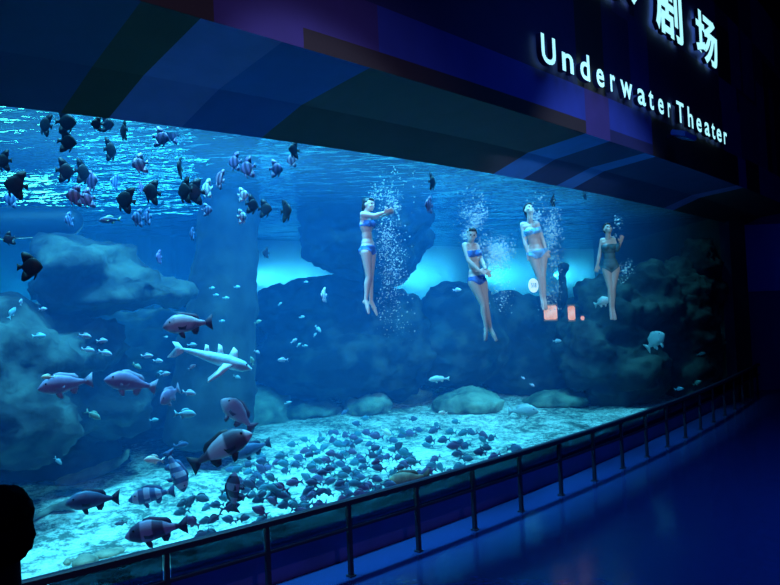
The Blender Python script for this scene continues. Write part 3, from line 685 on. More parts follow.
# (px, py, height px, width px, heading L/R, colour, metres behind glass, tilt, label)
BAT = [
 (46,125,22,12,'L','black',.5,20,'narrow black batfish below the canopy edge, above the streaked light at far left'),
 (66,122,24,22,'R','black',.4,0,'black batfish touching the canopy edge, upper of two facing right'),
 (67,142,22,20,'R','black',.4,-5,'black batfish facing right directly below the one touching the canopy edge'),
 (97,124,15,14,'L','black',.35,0,'black batfish cut off by the canopy edge, left one of an overlapping pair'),
 (107,124,17,14,'R','black',.6,0,'black batfish cut off by the canopy edge, right one of an overlapping pair'),
 (124,131,21,7,'L','black',.5,0,'black batfish seen edge-on right under the lavender canopy stripe'),
 (161,138,20,17,'R','purple',.6,-10,'purple barred batfish under the blue canopy stripe, left and nearer one of two'),
 (172,134,20,14,'L','purple',1.0,0,'purple barred batfish under the blue canopy stripe, right and farther one of two'),
 (110,150,23,12,'R','black',.7,5,'black batfish turned half away between the edge-on fish and the upper pair'),
 (140,164,20,20,'L','pink',.7,-15,'pinkish barred batfish facing down left, lit by the bright water'),
 (4,161,21,14,'L','black',.4,0,'black batfish cut by the left edge of the view'),
 (65,171,24,17,'R','black',.6,0,'black batfish facing right, left of a cluster of purple ones'),
 (82,172,25,14,'R','black',.8,0,'dark narrow batfish at the top of the purple cluster'),
 (91,181,22,13,'R','purple',1.1,0,'purple batfish with a pale edge at the right side of the cluster'),
 (16,185,28,22,'L','black',.35,10,'largest black batfish at far left, facing left'),
 (11,199,18,22,'L','blue',1.5,5,'faded teal batfish partly behind the largest black batfish at far left'),
 (75,196,21,19,'L','purple',.6,0,'purple barred batfish at lower left of the cluster'),
 (87,199,20,17,'L','purple',.9,-15,'purple barred batfish at lower right of the cluster'),
 (115,182,16,9,'L','blue',2.4,10,'faint bluish batfish far off, above the two black ones facing left'),
 (141,187,12,5,'R','purple',2.6,10,'tiny faint edge-on batfish beside a black one'),
 (152,192,25,17,'L','black',.5,5,'black batfish facing left over the bright ripples, upper of two'),
 (126,200,26,19,'L','black',.5,15,'black batfish facing left over the bright ripples, lower of two'),
 (180,168,22,5,'L','black',.6,0,'black batfish seen exactly edge-on like a thin bar'),
 (185,191,26,14,'L','black',.45,0,'black batfish facing left, left half of a dark overlapping pair'),
 (194,192,26,22,'L','black',.6,0,'big black batfish, right half of a dark overlapping pair'),
 (207,189,19,11,'L','pale',.9,0,'pale batfish just right of the dark overlapping pair'),
 (207,210,13,13,'R','blue',1.1,0,'small blue batfish below the dark overlapping pair'),
 (138,218,18,12,'L','blue',1.0,0,'blue barred batfish with a white front edge, left one of two'),
 (147,217,17,9,'L','blue',1.3,0,'blue barred batfish, right one of two below the black ones'),
 (69,220,15,9,'L','blue',1.4,-15,'bluish batfish swimming in front of the pontoon tip'),
 (9,239,14,13,'L','black',.8,-20,'dark batfish angled down below the pontoon at far left'),
 (192,234,13,5,'L','blue',1.4,0,'dark blue edge-on batfish above the rock pillar shoulder'),
 (30,267,28,28,'R','black',.3,0,'large round black batfish alone in front of the rock ledge'),
 (235,162,19,13,'L','purple',.9,0,'purple batfish left of a slightly bigger one in mid water'),
 (248,168,22,15,'L','purple',.7,-10,'slightly bigger purple batfish with head down in mid water'),
 (276,169,18,14,'R','purple',.9,0,'dusky purple batfish alone between two pairs'),
 (294,150,17,11,'L','black',.6,0,'dark batfish right under the canopy, above a pale one'),
 (292,160,15,11,'L','pink',.8,0,'pale pinkish batfish tucked below the dark one under the canopy'),
 (220,179,20,9,'L','pink',.7,25,'slanted pinkish batfish swimming upwards'),
 (243,195,14,13,'R','pale',1.0,0,'bright pale batfish, upper of two in a column'),
 (242,217,15,10,'R','pale',1.0,0,'bright pale batfish, lower of two in a column'),
 (252,205,19,13,'R','black',.8,-10,'dark batfish with head down, left of a pair'),
 (265,209,18,14,'R','black',1.0,-5,'dark batfish, right of a pair'),
 (286,211,22,11,'R','black',.9,0,'dark narrow batfish farthest right of the school'),
 (432,182,17,7,'R','black',1.0,0,'dark edge-on batfish above the gap between the first two performers'),
 (429,205,17,8,'L','purple',1.2,0,'dark purple edge-on batfish below the other one between the performers'),
 (159,257,14,6,'L','purple',2.2,0,'small faint purple batfish hovering above the ledge tip'),
 (324,295,15,6,'L','pale',2.4,0,'greenish pale narrow fish below the hanging rock'),
 (266,253,11,7,'L','black',3.0,0,'small faint dark batfish above the bright gap beside the pillar'),
 (553,201,12,5,'L','black',1.6,0,'small dark edge-on batfish at the surface beside the third performer'),
 (585,196,8,4,'L','black',1.6,0,'tiny dark batfish at the surface under the canopy at right'),
]
for (px, py, h, wpx, hd, colr, d, tilt, lab) in BAT:
    p, t = tank(px, py, d); L = h / 1.22 * t / F; c = min(1, wpx / (h / 1.22)); yaw = math.degrees(math.acos(max(.12, c)))
    if random.random() < .5: yaw = -yaw
    put(K[colr], 'batfish', p, L, (180 - tilt) if hd == 'L' else tilt, yaw, lab, 'fish', BG)
# blue trevally
K['trev'] = make_kind('bream', mat('trevally_blue', (.03, .09, .2), (.06, .16, .3), rough=.35, scale=3), mat('yellowish_fin', (.2, .28, .12), rough=.5))
p, t = tank(110, 220, .9); put(K['trev'], 'trevally', p, 22 * t / F, 185, 10, 'blue trevally with a forked tail above the rock ledge', 'fish', sz=.85)
# big groupers and sweetlips
K['g_pink'] = make_kind('grouper', mat('grouper_pinkish', (.5, .4, .5), (.16, .11, .2), rough=.45, scale=3, lo=.45, hi=.62), mat('grouper_fin_dark', (.06, .04, .09), rough=.5))
K['g_mauve'] = make_kind('grouper', mat('grouper_mauve', (.22, .17, .34), (.34, .28, .45), rough=.45, scale=2.5), mat('grouper_fin_mauve', (.3, .3, .45), rough=.5))
K['g_grey'] = make_kind('grouper', mat('grouper_grey', (.32, .33, .45), (.45, .45, .55), rough=.45, scale=2.5), mat('grouper_fin_grey', (.12, .12, .2), rough=.5))
K['g_dark'] = make_kind('grouper', bands('grouper_dark_blotched', (.08, .07, .11), (.5, .44, .52), .55, 3.6, dist=2.5), mat('grouper_fin_black', (.02, .018, .035), rough=.5))
K['g_barred'] = make_kind('grouper', bands('grouper_barred', (.05, .04, .09), (.26, .2, .33), .9, .5, dist=3), mat('grouper_fin_barred', (.03, .025, .07), rough=.5))
K['g_stripe'] = make_kind('grouper', bands('grouper_striped', (.07, .14, .3), (.42, .52, .66), 1.3, .5, dist=3), mat('grouper_fin_striped', (.06, .14, .3), rough=.5))
K['g_navy'] = make_kind('grouper', mat('grouper_navy', (.03, .06, .14), (.09, .14, .26), rough=.45, scale=2), mat('grouper_fin_navy', (.01, .015, .05), rough=.5))
K['g_brown'] = make_kind('grouper', mat('grouper_brown', (.12, .10, .09), (.3, .25, .16), rough=.6, scale=5), mat('grouper_fin_brown', (.08, .07, .06), rough=.5))
K['g_teal'] = make_kind('grouper', mat('grouper_teal', (.3, .42, .42), (.4, .5, .5), rough=.5, scale=3))
BIG = [
 (188,324,48,182,12,'g_pink',.6,1.05,'pinkish two-tone grouper facing left in front of the rock pillar'),
 (66,384,50,183,15,'g_mauve',.7,1.0,'mauve grouper facing left at the left side, with a small yellow-white fish by its head'),
 (131,383,50,165,15,'g_mauve',.8,1.0,'mauve grouper facing left with its head raised, right of the other mauve grouper'),
 (238,414,44,132,10,'g_grey',.8,1.15,'light grey grouper angled steeply, head up left'),
 (221,449,67,26,5,'g_dark',.5,1.0,'large dark blotched grouper with pale head patch, swimming up right'),
 (157,530,60,181,5,'g_barred',.3,1.0,'dark barred grouper facing left low over the sand by the handrail'),
 (93,500,50,176,10,'g_navy',.5,1.0,'navy grouper with a round dark tail resting over the sand at lower left'),
 (152,495,44,182,10,'g_stripe',.8,1.0,'pale blue striped fish facing left over the sand'),
 (176,471,42,292,20,'g_stripe',.8,1.0,'blue striped fish diving head down beside the white small fish'),
 (234,492,33,88,35,'g_barred',.4,1.1,'mottled grouper pointing straight up over the fish school'),
 (408,480,46,188,10,'g_brown',.35,1.0,'large brown grouper partly hidden by the handrail in mid tank'),
 (252,449,38,190,25,'g_navy',1.8,.9,'blue shadowy grouper behind the large dark blotched grouper'),
 (523,411,30,2,15,'g_teal',1.8,1.0,'pale teal grouper facing right over the far sand'),
 (655,341,22,40,30,'g_teal',.8,1.5,'pale teal deep-bodied fish angled up in front of the rock bluff'),
 (602,302,16,20,20,'g_teal',1.6,1.3,'teal fish beside the legs of the rightmost performer'),
 (170,395,20,200,50,'g_mauve',1.0,1.3,'mauve fish turned towards the glass behind the mauve grouper tail'),
 (439,379,21,180,10,'g_teal',3.5,.7,'slim pale teal fish just above the greenish boulder'),
]
for (px, py, Lp, ang, yaw, kk, d, sz, lab) in BIG:
    p, t = tank(px, py, d); put(K[kk], 'grouper', p, Lp * t / F / math.cos(R(yaw)), ang, yaw, lab, 'fish', sz=sz * 1.15)
# pale long fish
K['long'] = make_kind('longfish', mat('long_fish_pale', (.62, .8, .88), (.35, .55, .68), rough=.5, scale=8), mat('long_fish_fin', (.85, .95, 1), rough=.5))
p, t = tank(213, 358, .9); put(K['long'], 'long_pale_fish', p, 80 * t / F, -20, 0, 'long pale white fish with spread fins, head down right, in front of the rock pillar', 'fish', sz=1.35)
# small silvery fish
Ksm = {'s': merged('bream', mat('bream_silver', (.45, .6, .72), (.3, .45, .6), rough=.35, scale=3)), 'w': merged('bream', mat('bream_white', (.85, .85, .75), rough=.4)),
       'g': merged('bream', mat('bream_green', (.12, .28, .25), (.2, .36, .3), rough=.5, scale=3)), 't': merged('bream', mat('bream_teal', (.2, .42, .5), rough=.5)),
       'y': merged('bream', mat('bream_yellow_back', (.9, .85, .55), (.5, .7, .8), rough=.4, scale=2)), 'd': merged('bream', mat('bream_blue_dark', (.03, .08, .18), rough=.5))}
SM_ = [
 (43,309,8,0,'s',1.2,'small silver fish alone below the left tip of the ledge'), (21,302,7,80,'s',1.6,'tiny silver fish pointing up near the left edge'),
 (12,313,13,60,'t',2.2,'faint teal fish near the left edge below the bright patch'), (39,336,13,0,'t',1.8,'dusky teal fish left of the group of four silver fish'),
 (85,336,13,-15,'s',1.0,'silver fish, upper left of a group of four'), (102,341,11,0,'s',1.0,'silver fish, upper right of a group of four'),
 (88,350,13,-12,'s',1.1,'silver fish, lower left of a group of four'), (105,353,14,-18,'s',1.1,'silver fish, lower right of a group of four'),
 (147,356,12,-3,'s',1.1,'silver fish left of the long pale fish tail, uppermost of three'), (158,361,10,-5,'s',1.2,'silver fish following the uppermost one left of the long pale fish'),
 (137,366,10,-35,'g',1.6,'dim green fish behind the mauve grouper tail'), (165,374,11,5,'s',1.0,'silver fish directly below the long pale fish tail'),
 (192,367,9,30,'s',1.0,'small silver fish tilted up under the long pale fish'), (166,337,4,0,'s',2.5,'speck-like pale fish below the pinkish grouper chin'),
 (192,345,10,0,'t',1.5,'teal fish just above the long pale fish'), (212,288,6,0,'t',2.6,'tiny pale fish on the pillar, topmost left of four'),
 (216,295,6,0,'t',2.6,'tiny pale fish on the pillar, second of four'), (226,298,7,0,'t',2.6,'tiny pale fish on the pillar, lowest of four'),
 (237,287,7,0,'t',2.6,'tiny pale fish on the pillar, rightmost of four'), (222,321,6,0,'t',3.0,'tiny faint fish on the pillar right of the pinkish grouper'),
 (258,322,8,20,'g',2.0,'small green fish right of the pillar'), (306,282,5,0,'t',3.0,'tiny fish on the arched rock right of the bright gap'),
 (280,304,5,30,'t',3.0,'tiny faint fish on the arched rock below the bright gap'), (302,317,6,10,'t',2.6,'tiny teal fish in the dark water left of the first performer'),
 (294,341,8,30,'s',2.0,'small silver fish, leftmost of a trio in dark water'), (299,345,6,40,'t',2.2,'tiny teal fish in the middle of a trio in dark water'),
 (305,346,6,0,'t',2.2,'tiny teal fish, rightmost of a trio in dark water'), (315,335,5,50,'t',2.4,'tiny teal fish above the trio'),
 (318,329,9,-50,'t',3.0,'faint fish angled down near the first performer feet'), (283,360,11,180,'s',1.2,'bright silver fish facing left alone in mid tank'),
 (257,352,7,-30,'s',1.6,'small silver fish just right of the long pale fish head'), (252,361,9,105,'g',1.6,'thin greenish fish upright beside the long pale fish head'),
 (237,377,8,-20,'t',1.6,'small teal fish below the long pale fish head'), (189,393,14,-15,'s',1.1,'silver fish with a yellow tail below the long pale fish'),
 (185,414,22,-8,'t',1.2,'round-bodied teal fish left of the light grey grouper'), (154,420,9,0,'t',1.8,'faint teal fish above the flat boulder'),
 (154,460,20,168,'w',.8,'bright white fish facing left over the sand left of the diving striped fish'), (181,445,15,0,'d',1.8,'dark blue faint fish left of the large blotched grouper tail'),
 (48,377,13,175,'y',.6,'small yellow-white fish by the mauve grouper head'), (93,415,17,-35,'g',1.2,'green fish angled down below the mauve groupers'),
 (58,461,10,-50,'t',1.4,'small teal fish over the big lower left boulder'), (121,523,13,175,'t',.8,'faint teal fish just above the barred grouper nose'),
 (457,290,9,0,'s',2.6,'small pale fish against the dark ridge left of the second performer'), (523,378,5,-35,'s',2,'tiny bright fish, upper of two below the second performer'),
 (532,385,6,-30,'s',2,'tiny bright fish, lower of two below the second performer'), (557,341,9,0,'t',3,'faint fish under the orange reflection panels'),
 (679,389,9,10,'t',.6,'small teal fish near the right end of the handrail'), (697,383,9,30,'g',.6,'small green fish at the right end of the handrail'),
 (701,354,9,10,'g',.6,'dim green fish at the extreme right of the tank'), (443,413,10,180,'w',.8,'white fish over the sand left of a dark one, in the middle'),
 (405,432,14,-35,'w',2.6,'pale green slender fish tilted down over mid sand'), (247,447,6,0,'t',2,'tiny fish in front of the large blotched grouper'),
 (215,462,10,80,'t',.9,'small upright teal fish under the large blotched grouper'), (160,372,6,10,'t',2,'tiny teal fish next to the mauve grouper tail'),
 (288,403,8,10,'t',2,'faint blue fish over the boulder mound'), (320,435,8,100,'t',1.6,'faint pale upright fish at the back of the school'),
]
SG = 'small pale fish scattered through the tank'
for (px, py, Lp, ang, k, d, lab) in SM_:
    if 400 < px < 410: px = 386
    p, t = tank(px, py, d); yaw = random.uniform(-25, 25); put(Ksm[k], 'small_fish', p, Lp * t / F / math.cos(R(yaw)), ang, yaw, lab, 'fish', SG)
# the school of small dark fish over the sand
Kd = [merged('bream', mat('school_fish_slate', (.05, .11, .20), (.09, .15, .26), rough=.55, scale=3)), merged('bream', mat('school_fish_teal', (.05, .20, .28), (.09, .27, .34), rough=.55, scale=3)), merged('bream', mat('school_fish_plum', (.12, .10, .22), (.18, .14, .27), rough=.55, scale=3))]
def inside(px, py):
    # upper outline of the school and the handrail line below
    up = [(178, 500), (200, 488), (230, 470), (262, 452), (300, 438), (335, 430), (380, 432), (420, 424), (460, 428), (505, 440), (530, 448)]
    lo = [(178, 548), (300, 516), (348, 503), (417, 484), (473, 468), (521, 455), (535, 450)]
    return interp2(up, px) < py < interp2(lo, px)
def interp2(T, x):
    for (a, va), (b_, vb) in zip(T[:-1], T[1:]):
        if a <= x <= b_: return va + (vb - va) * (x - a) / (b_ - a)
    return T[-1][1]
KN = [(278,462),(300,458),(262,470),(256,475),(253,480),(236,486),(312,448),(318,452),(345,412),(366,418),(357,424),(398,447),(320,440),(333,440),(413,419),(418,430),(437,425),(456,422),(470,432),(492,438),(482,435),(451,432),(444,440),(455,446),(466,446),(430,440),(184,503),(189,503),(182,512),(200,498),(217,505),(229,488),(215,518),(202,535),(232,470),(247,441)]
rs = random.Random(11); cells = []
def far(px, py, r): return all((px - a) ** 2 + ((py - b_) * 1.2) ** 2 > r * r for a, b_ in cells)
for q in KN:
    if q[0] < 300 and q[1] < 445: continue
    cells.append(q)
tries = 0
while len(cells) < 190 and tries < 20000:
    tries += 1
    px = rs.gauss(335, 75) if rs.random() < .8 else rs.uniform(185, 520); py = rs.uniform(424, 545)
    if 180 < px < 530 and inside(px, py) and far(px, py, 5.6 if px > 225 else 9): cells.append((px, py))
for i, (px, py) in enumerate(cells):
    z = .52 + rs.random() * .55
    p, t = onz(px, py, z)
    if p.y < WIN(p.x) + .45: p, t = tank(px, py, .5)
    Lp = rs.uniform(.19, .255) * (1.0 if px < 400 else 1.15); left = rs.random() < .72
    ang = (180 if left else 0) + rs.gauss(0, 16); yaw = rs.gauss(0, 24)
    kc = rs.choice((0, 0, 1, 1, 2)); tone = ('slate blue', 'dark teal', 'dusky plum')[kc]
    hdg = 'left' if left else 'right'; tl = ' nose up' if (ang - (180 if left else 0)) * (-1 if left else 1) > 14 else (' nose down' if (ang - (180 if left else 0)) * (-1 if left else 1) < -14 else '')
    if py < 436: wh = 'in the loose rear fringe of the school'
    elif px < 236: wh = 'in the sparse left end of the school'
    elif px > 425: wh = 'in the right end of the school'
    elif py > 2 * 436 - 436 + 34 + (335 - px) * .25: wh = 'in the dense front rows by the handrail'
    elif px < 330: wh = 'in the dense left half of the school'
    else: wh = 'in the dense right half of the school'
    put(Kd[kc], 'schooling_fish', p, Lp, ang, yaw, 'small %s fish facing %s%s %s' % (tone, hdg, tl, wh), 'fish', 'small dark fish schooling over the sand', sz=1.15)

# ------------------------------------------------------------------ people
M['skin'] = mat('pale_skin', (.62, .50, .48), rough=.5)
M['hair'] = mat('dark_hair', (.012, .009, .012), rough=.5)
M['black_hair'] = mat('black_hair', (.003, .003, .004), rough=.9, spec=.1)
M['bikini'] = mat('blue_bikini_fabric', (.05, .22, .65), (.03, .14, .5), rough=.7, scale=14)
def person(name, label, J, s, depth, colour, yaw, look, hairm=None, top=True, voxel=.0085, anchor=None):
    """J: joints as (px, py, depth offset m). yaw: direction the chest faces (0 = to the camera, 90 = right). look: face direction"""
    (hx, hy, _) = J['hip']; P0, t0 = tank(hx, hy, depth) if anchor is None else anchor
    sc = t0 / F * s
    az = math.atan2(-P0.x, P0.y)
    root = empty(name, P0, (0, 0, az)); tag(root, label, 'person')
    V = {k: Vector(((a - hx) * sc, c, -(b_ - hy) * sc)) for k, (a, b_, c) in J.items()}
    q = sc / .0152 if anchor is None else 1.0           # body scale relative to a 1.8 m toe-to-crown figure
    q = min(1.12, max(.9, q)) * (.95 if anchor is None else 1)
    lat = Vector((math.cos(R(yaw)), math.sin(R(yaw)), 0)); fw = Vector((math.sin(R(yaw)), -math.cos(R(yaw)), 0))
    bm = bmesh.new()
    sh = (V['shl'] + V['shr']) / 2; hip = V['hip']; chest = sh.lerp(hip, .30); waist = sh.lerp(hip, .62)
    up = (sh - hip).normalized(); rotb = Matrix((lat, fw * -1, up)).transposed()
    for c, r in ((chest, (.135, .095, .15)), (waist, (.105, .078, .14)), (hip + up * .02, (.15, .105, .11)), (sh.lerp(chest, .3), (.145, .07, .07)), (hip.lerp(waist, .45), (.13, .09, .10))):
        ell(bm, c, tuple(k * q for k in r), 3, rotb)
    for sd in (-1, 1):
        ell(bm, chest + lat * sd * .065 * q + fw * .075 * q + up * .02, (.058 * q,) * 3, 2)          # bust
        ell(bm, hip + lat * sd * .06 * q - fw * .06 * q - up * .03, (.075 * q,) * 3, 2)             # seat
    head = V['head']; neck = sh + up * .02
    lk = Vector(look).normalized(); hup = (head - neck).normalized(); hup = (hup + Vector((0, 0, .4)) - lk * (hup + Vector((0, 0, .4))).dot(lk)).normalized(); hl = lk.cross(hup)
    roth = Matrix((hl, lk, hup)).transposed()
    def H(x, y, z): return head + (hl * x + lk * y + hup * z) * q
    capsule(bm, [neck - up * .03, head - hup * .06 - lk * .015], [.055 * q, .05 * q])
    for a, r in (((0, -.012, .02), (.076, .094, .098)), ((0, .028, -.045), (.056, .06, .065)), ((0, .062, -.088), (.026, .022, .022)), ((0, .092, -.012), (.012, .02, .022)), ((0, .1, -.022), (.013, .012, .01)),
                 ((0, .083, -.058), (.024, .010, .007)), ((0, .083, -.068), (.020, .011, .007)), ((.078, -.01, -.01), (.010, .02, .03)), ((-.078, -.01, -.01), (.010, .02, .03)), ((0, .078, .028), (.05, .012, .012)), ((.04, .06, -.03), (.022, .02, .02)), ((-.04, .06, -.03), (.022, .02, .02))):
        ell(bm, H(*a), tuple(k * q for k in r), 2, roth)
    for sd, S_ in ((-1, 'l'), (1, 'r')):
        shd = V['sh' + S_]; el = V['el' + S_]; wr = V['wr' + S_]; hd = V['ha' + S_]
        capsule(bm, [shd.lerp(sh, .25), shd, shd.lerp(el, .5), el, el.lerp(wr, .35), wr], [k * q for k in (.055, .052, .043, .036, .037, .025)])
        hdir = (hd - wr).normalized(); side = hdir.cross(fw).normalized() if abs(hdir.dot(fw)) < .9 else hdir.cross(Vector((0, 0, 1))).normalized(); pn = hdir.cross(side)
        rh = Matrix((side, hdir, pn)).transposed(); pc = wr + hdir * .045 * q
        ell(bm, pc, (.038 * q, .05 * q, .016 * q), 2, rh)
        for fi, (o_, ln) in enumerate(((-.028, .068), (-.0095, .078), (.0095, .073), (.028, .056))):
            a = wr + (hdir * .082 + side * o_) * q; b_ = a + (hdir * ln * .55 + side * o_ * .25) * q; c = b_ + (hdir * ln * .42 + pn * .014 + side * o_ * .15) * q
            capsule(bm, [a - hdir * .02, a, b_, c], [.0095 * q] * 2 + [.0085 * q, .0075 * q], 8)
        a = wr + (hdir * .03 - side * .03) * q; b_ = a + (hdir * .028 - side * .028) * q; capsule(bm, [a, b_, b_ + (hdir * .03 - side * .004) * q], [.013 * q, .011 * q, .009 * q], 8)
        hp = hip + lat * sd * .082 * q - up * .05; kn = V['kn' + S_]; an = V['an' + S_]; to = V['to' + S_]
        capsule(bm, [hp, hp.lerp(kn, .25), hp.lerp(kn, .65), kn, kn.lerp(an, .3) - fw * .012 * q, kn.lerp(an, .7), an], [k * q for k in (.092, .083, .062, .049, .052, .036, .031)])
        heel = an + (an - kn).normalized() * .025 - fw * .025 * q
        ell(bm, heel, (.03 * q,) * 3, 2)
        fd = (to - an); mid = an + fd * .6; capsule(bm, [an, mid, to], [.032 * q, .034 * q, .018 * q])
        sidef = fd.cross(Vector((0, 1, 0))).normalized(); sidef = lat if fd.cross(lat).length > .02 else sidef
        for k in range(5):
            a = mid + lat * (k - 2) * .013 * q; b_ = to + lat * (k - 2) * .013 * q + fd.normalized() * (.012 - abs(k - 1) * .004); capsule(bm, [a, b_], [.013 * q, .009 * q], 6)
    me = remesh(bm, voxel, 2)
    body = link('body', me, colour, root, True)
    # clothing: shells lifted off the body surface
    def shell(nm, test, off, m):
        b2 = bmesh.new(); b2.from_mesh(me); b2.normal_update()
        kill = [f for f in b2.faces if not test(f.calc_center_median())]
        bmesh.ops.delete(b2, geom=kill, context='FACES')
        for v in b2.verts: v.co += v.normal * off
        g = bmesh.ops.extrude_face_region(b2, geom=b2.faces[:]); b2.normal_update()
        for e in g['geom']:
            if isinstance(e, bmesh.types.BMVert): e.co -= e.normal * off * 1.1
        o = obj(nm, b2, m, root, True); return o
    # hair and eyes
    def hair(bl):
        b2 = bmesh.new()
        for a, r in bl: ell(b2, H(*a), tuple(k * q for k in r), 2, roth)
        return link('hair', remesh(b2, .011, 1, .004, 30), hairm or M['hair'], root, True)
    for sd in (-1, 1):
        b2 = bmesh.new(); ell(b2, H(.03 * sd, .079, .005), (.013 * q, .008 * q, .008 * q), 2, roth); obj('eye', b2, M['eye'], body, True)
    return root, body, shell, hair, dict(chest=chest, hip=hip, up=up, lat=lat, fw=fw, q=q, V=V, waist=waist, sh=sh, H=H)
def swim_clothes(shell, D, m, one_piece=False):
    c, h, up, lat, fw, q = D['chest'], D['hip'], D['up'], D['lat'], D['fw'], D['q']
    def loc(p, o): d = p - o; return d.dot(lat), d.dot(fw), d.dot(up)
    def t_top(p):
        x, y, z = loc(p, c); return abs(x) < .15 * q and ((abs(z - .02) < .05 * q and y > .02) or abs(z - .0) < .014 * q) and abs(y) < .16
    def t_bot(p):
        x, y, z = loc(p, h); return abs(x) < .19 * q and abs(y) < .15 and -.10 * q < z < .045 * q and z > -.13 * q + abs(x) * .75
    if one_piece:
        def t_one(p):
            x, y, z = loc(p, h); x2, y2, z2 = loc(p, c)
            return abs(x) < .17 * q and abs(y) < .16 and z > -.13 * q + abs(x) * .75 and z2 < .07 * q
        shell('swimsuit', t_one, .006, m)
    else: shell('bikini_top', t_top, .006, m); shell('bikini_bottom', t_bot, .006, m)
HC = [((0, -.03, .045), (.086, .092, .085)), ((0, -.055, -.0), (.082, .06, .08)), ((0, .035, .085), (.065, .05, .03))]
# 1: profile, arms stretched to the right
r_, b_, sh_, hr_, D = person('person', 'woman in blue bikini floating upright with arms stretched right, leftmost performer',
 dict(head=(371, 205, 0), shl=(364.5, 215, -.10), shr=(369, 215.5, .12), ell=(376, 217, -.12), wrl=(385, 214, -.08), hal=(390, 212.5, -.08), elr=(379, 216.5, .1), wrr=(387, 215, .03), har=(392, 213, .03),
      hip=(368.2, 249, 0), knl=(367.5, 277, -.05), anl=(363.5, 300, -.04), tol=(366, 313, -.08), knr=(369.5, 277, .06), anr=(368.8, 301, .05), tor=(374, 315, .02)), 1.0, 1.1, M['skin'], 62, (.75, -.6, .02))
swim_clothes(sh_, D, M['bikini']); hr_(HC + [((0, -.09, .08), (.05, .05, .05)), ((0, -.11, -.02), (.05, .03, .08))])
# 2: arms folded low in front
r_, b_, sh_, hr_, D = person('person', 'dark-haired woman with lowered arms amid bursting bubbles, second performer from left',
 dict(head=(473.8, 235, -.02), shl=(466.5, 245, -.05), shr=(477.5, 245.5, .08), ell=(470, 261, -.16), wrl=(479, 271, -.22), hal=(485, 274, -.22), elr=(482, 259, .0), wrr=(486, 270, -.16), har=(488.5, 275, -.16),
      hip=(477, 279, 0), knl=(482, 305, -.04), anl=(483.5, 328, -.02), tol=(482.5, 340, -.06), knr=(484.5, 305, .05), anr=(488, 329, .04), tor=(493, 341, .0)), 1.0, .7, M['skin'], 35, (.15, -1, -.15))
swim_clothes(sh_, D, M['bikini']); hr_(HC)
# 3: looking up, arms at her sides
r_, b_, sh_, hr_, D = person('person', 'woman in pale blue bikini, face tilted up, arms at her sides, third performer from left',
 dict(head=(531.5, 209.5, -.03), shl=(524.5, 224, 0), shr=(538, 224, .0), ell=(525.5, 241, -.03), wrl=(528, 252, -.06), hal=(529, 257, -.06), elr=(543, 240, .0), wrr=(545.5, 250, -.04), har=(547, 255, -.04),
      hip=(537, 253, 0), knl=(538, 277, -.02), anl=(539.5, 298, .02), tol=(541, 309, -.03), knr=(541.5, 277, .0), anr=(541.8, 298, .05), tor=(543, 309.5, .0)), 1.0, .7, M['skin'], 12, (.35, -.75, .55))
swim_clothes(sh_, D, mat('pale_blue_bikini_fabric', (.2, .5, .8), rough=.7)); hr_(HC + [((0, -.1, -.06), (.05, .04, .07))])
# 4: one hand raised
r_, b_, sh_, hr_, D = person('person', 'woman in dark swimsuit with one hand raised beside her face, rightmost performer',
 dict(head=(609.8, 229, -.02), shl=(604, 240, 0), shr=(614.5, 240.5, .0), ell=(600.8, 253, .0), wrl=(598.3, 264, -.03), hal=(597, 269, -.03), elr=(617.5, 250.5, -.04), wrr=(621, 244, -.10), har=(622.2, 240, -.12),
      hip=(610.7, 266.5, 0), knl=(609, 289, -.02), anl=(608.8, 308, .02), tol=(609, 319, -.02), knr=(611.8, 289, .0), anr=(610.8, 308, .05), tor=(612.3, 319.5, .0)), 1.0, .5, mat('tan_skin', (.42, .36, .33), rough=.5), 10, (.35, -.8, .45))
swim_clothes(sh_, D, mat('dark_teal_swimsuit', (.03, .12, .16), rough=.7), True); hr_(HC)
# spectator in silhouette, standing on the lower viewing tier
tH = 2.15; hp_ = EYE + ray(1, 524) * tH
s_ = F / tH
def pj(x, z, y=0): return (1 + x * s_, 524 - z * s_, y)
Jd = dict(head=pj(0, 0), shl=pj(-.14, -.33), shr=pj(.14, -.33), ell=pj(-.22, -.48), wrl=pj(-.2, -.68, .1), hal=pj(-.19, -.74, .12), elr=pj(.22, -.48), wrr=pj(.2, -.68, .1), har=pj(.19, -.74, .12),
          hip=pj(0, -.68), knl=pj(-.09, -1.05), anl=pj(-.1, -1.37), tol=pj(-.1, -1.40, .16), knr=pj(.09, -1.05), anr=pj(.1, -1.37), tor=pj(.1, -1.40, .16))
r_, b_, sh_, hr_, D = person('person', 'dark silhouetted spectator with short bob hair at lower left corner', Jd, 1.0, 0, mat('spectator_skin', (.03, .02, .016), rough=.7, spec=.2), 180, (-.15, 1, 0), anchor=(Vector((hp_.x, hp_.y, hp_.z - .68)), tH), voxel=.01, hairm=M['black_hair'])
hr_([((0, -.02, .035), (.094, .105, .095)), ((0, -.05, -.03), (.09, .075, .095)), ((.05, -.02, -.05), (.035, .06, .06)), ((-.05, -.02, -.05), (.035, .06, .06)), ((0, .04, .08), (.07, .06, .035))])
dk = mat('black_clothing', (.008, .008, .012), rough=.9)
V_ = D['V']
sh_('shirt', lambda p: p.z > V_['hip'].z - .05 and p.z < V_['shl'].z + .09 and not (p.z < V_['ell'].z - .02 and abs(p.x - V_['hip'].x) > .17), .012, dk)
sh_('trousers', lambda p: p.z < V_['hip'].z + .04 and p.z > V_['anl'].z + .01 and abs(p.x - V_['hip'].x) < .19 and not (abs(p.x - V_['hip'].x) > .165 and p.z > V_['hip'].z - .2), .012, dk)

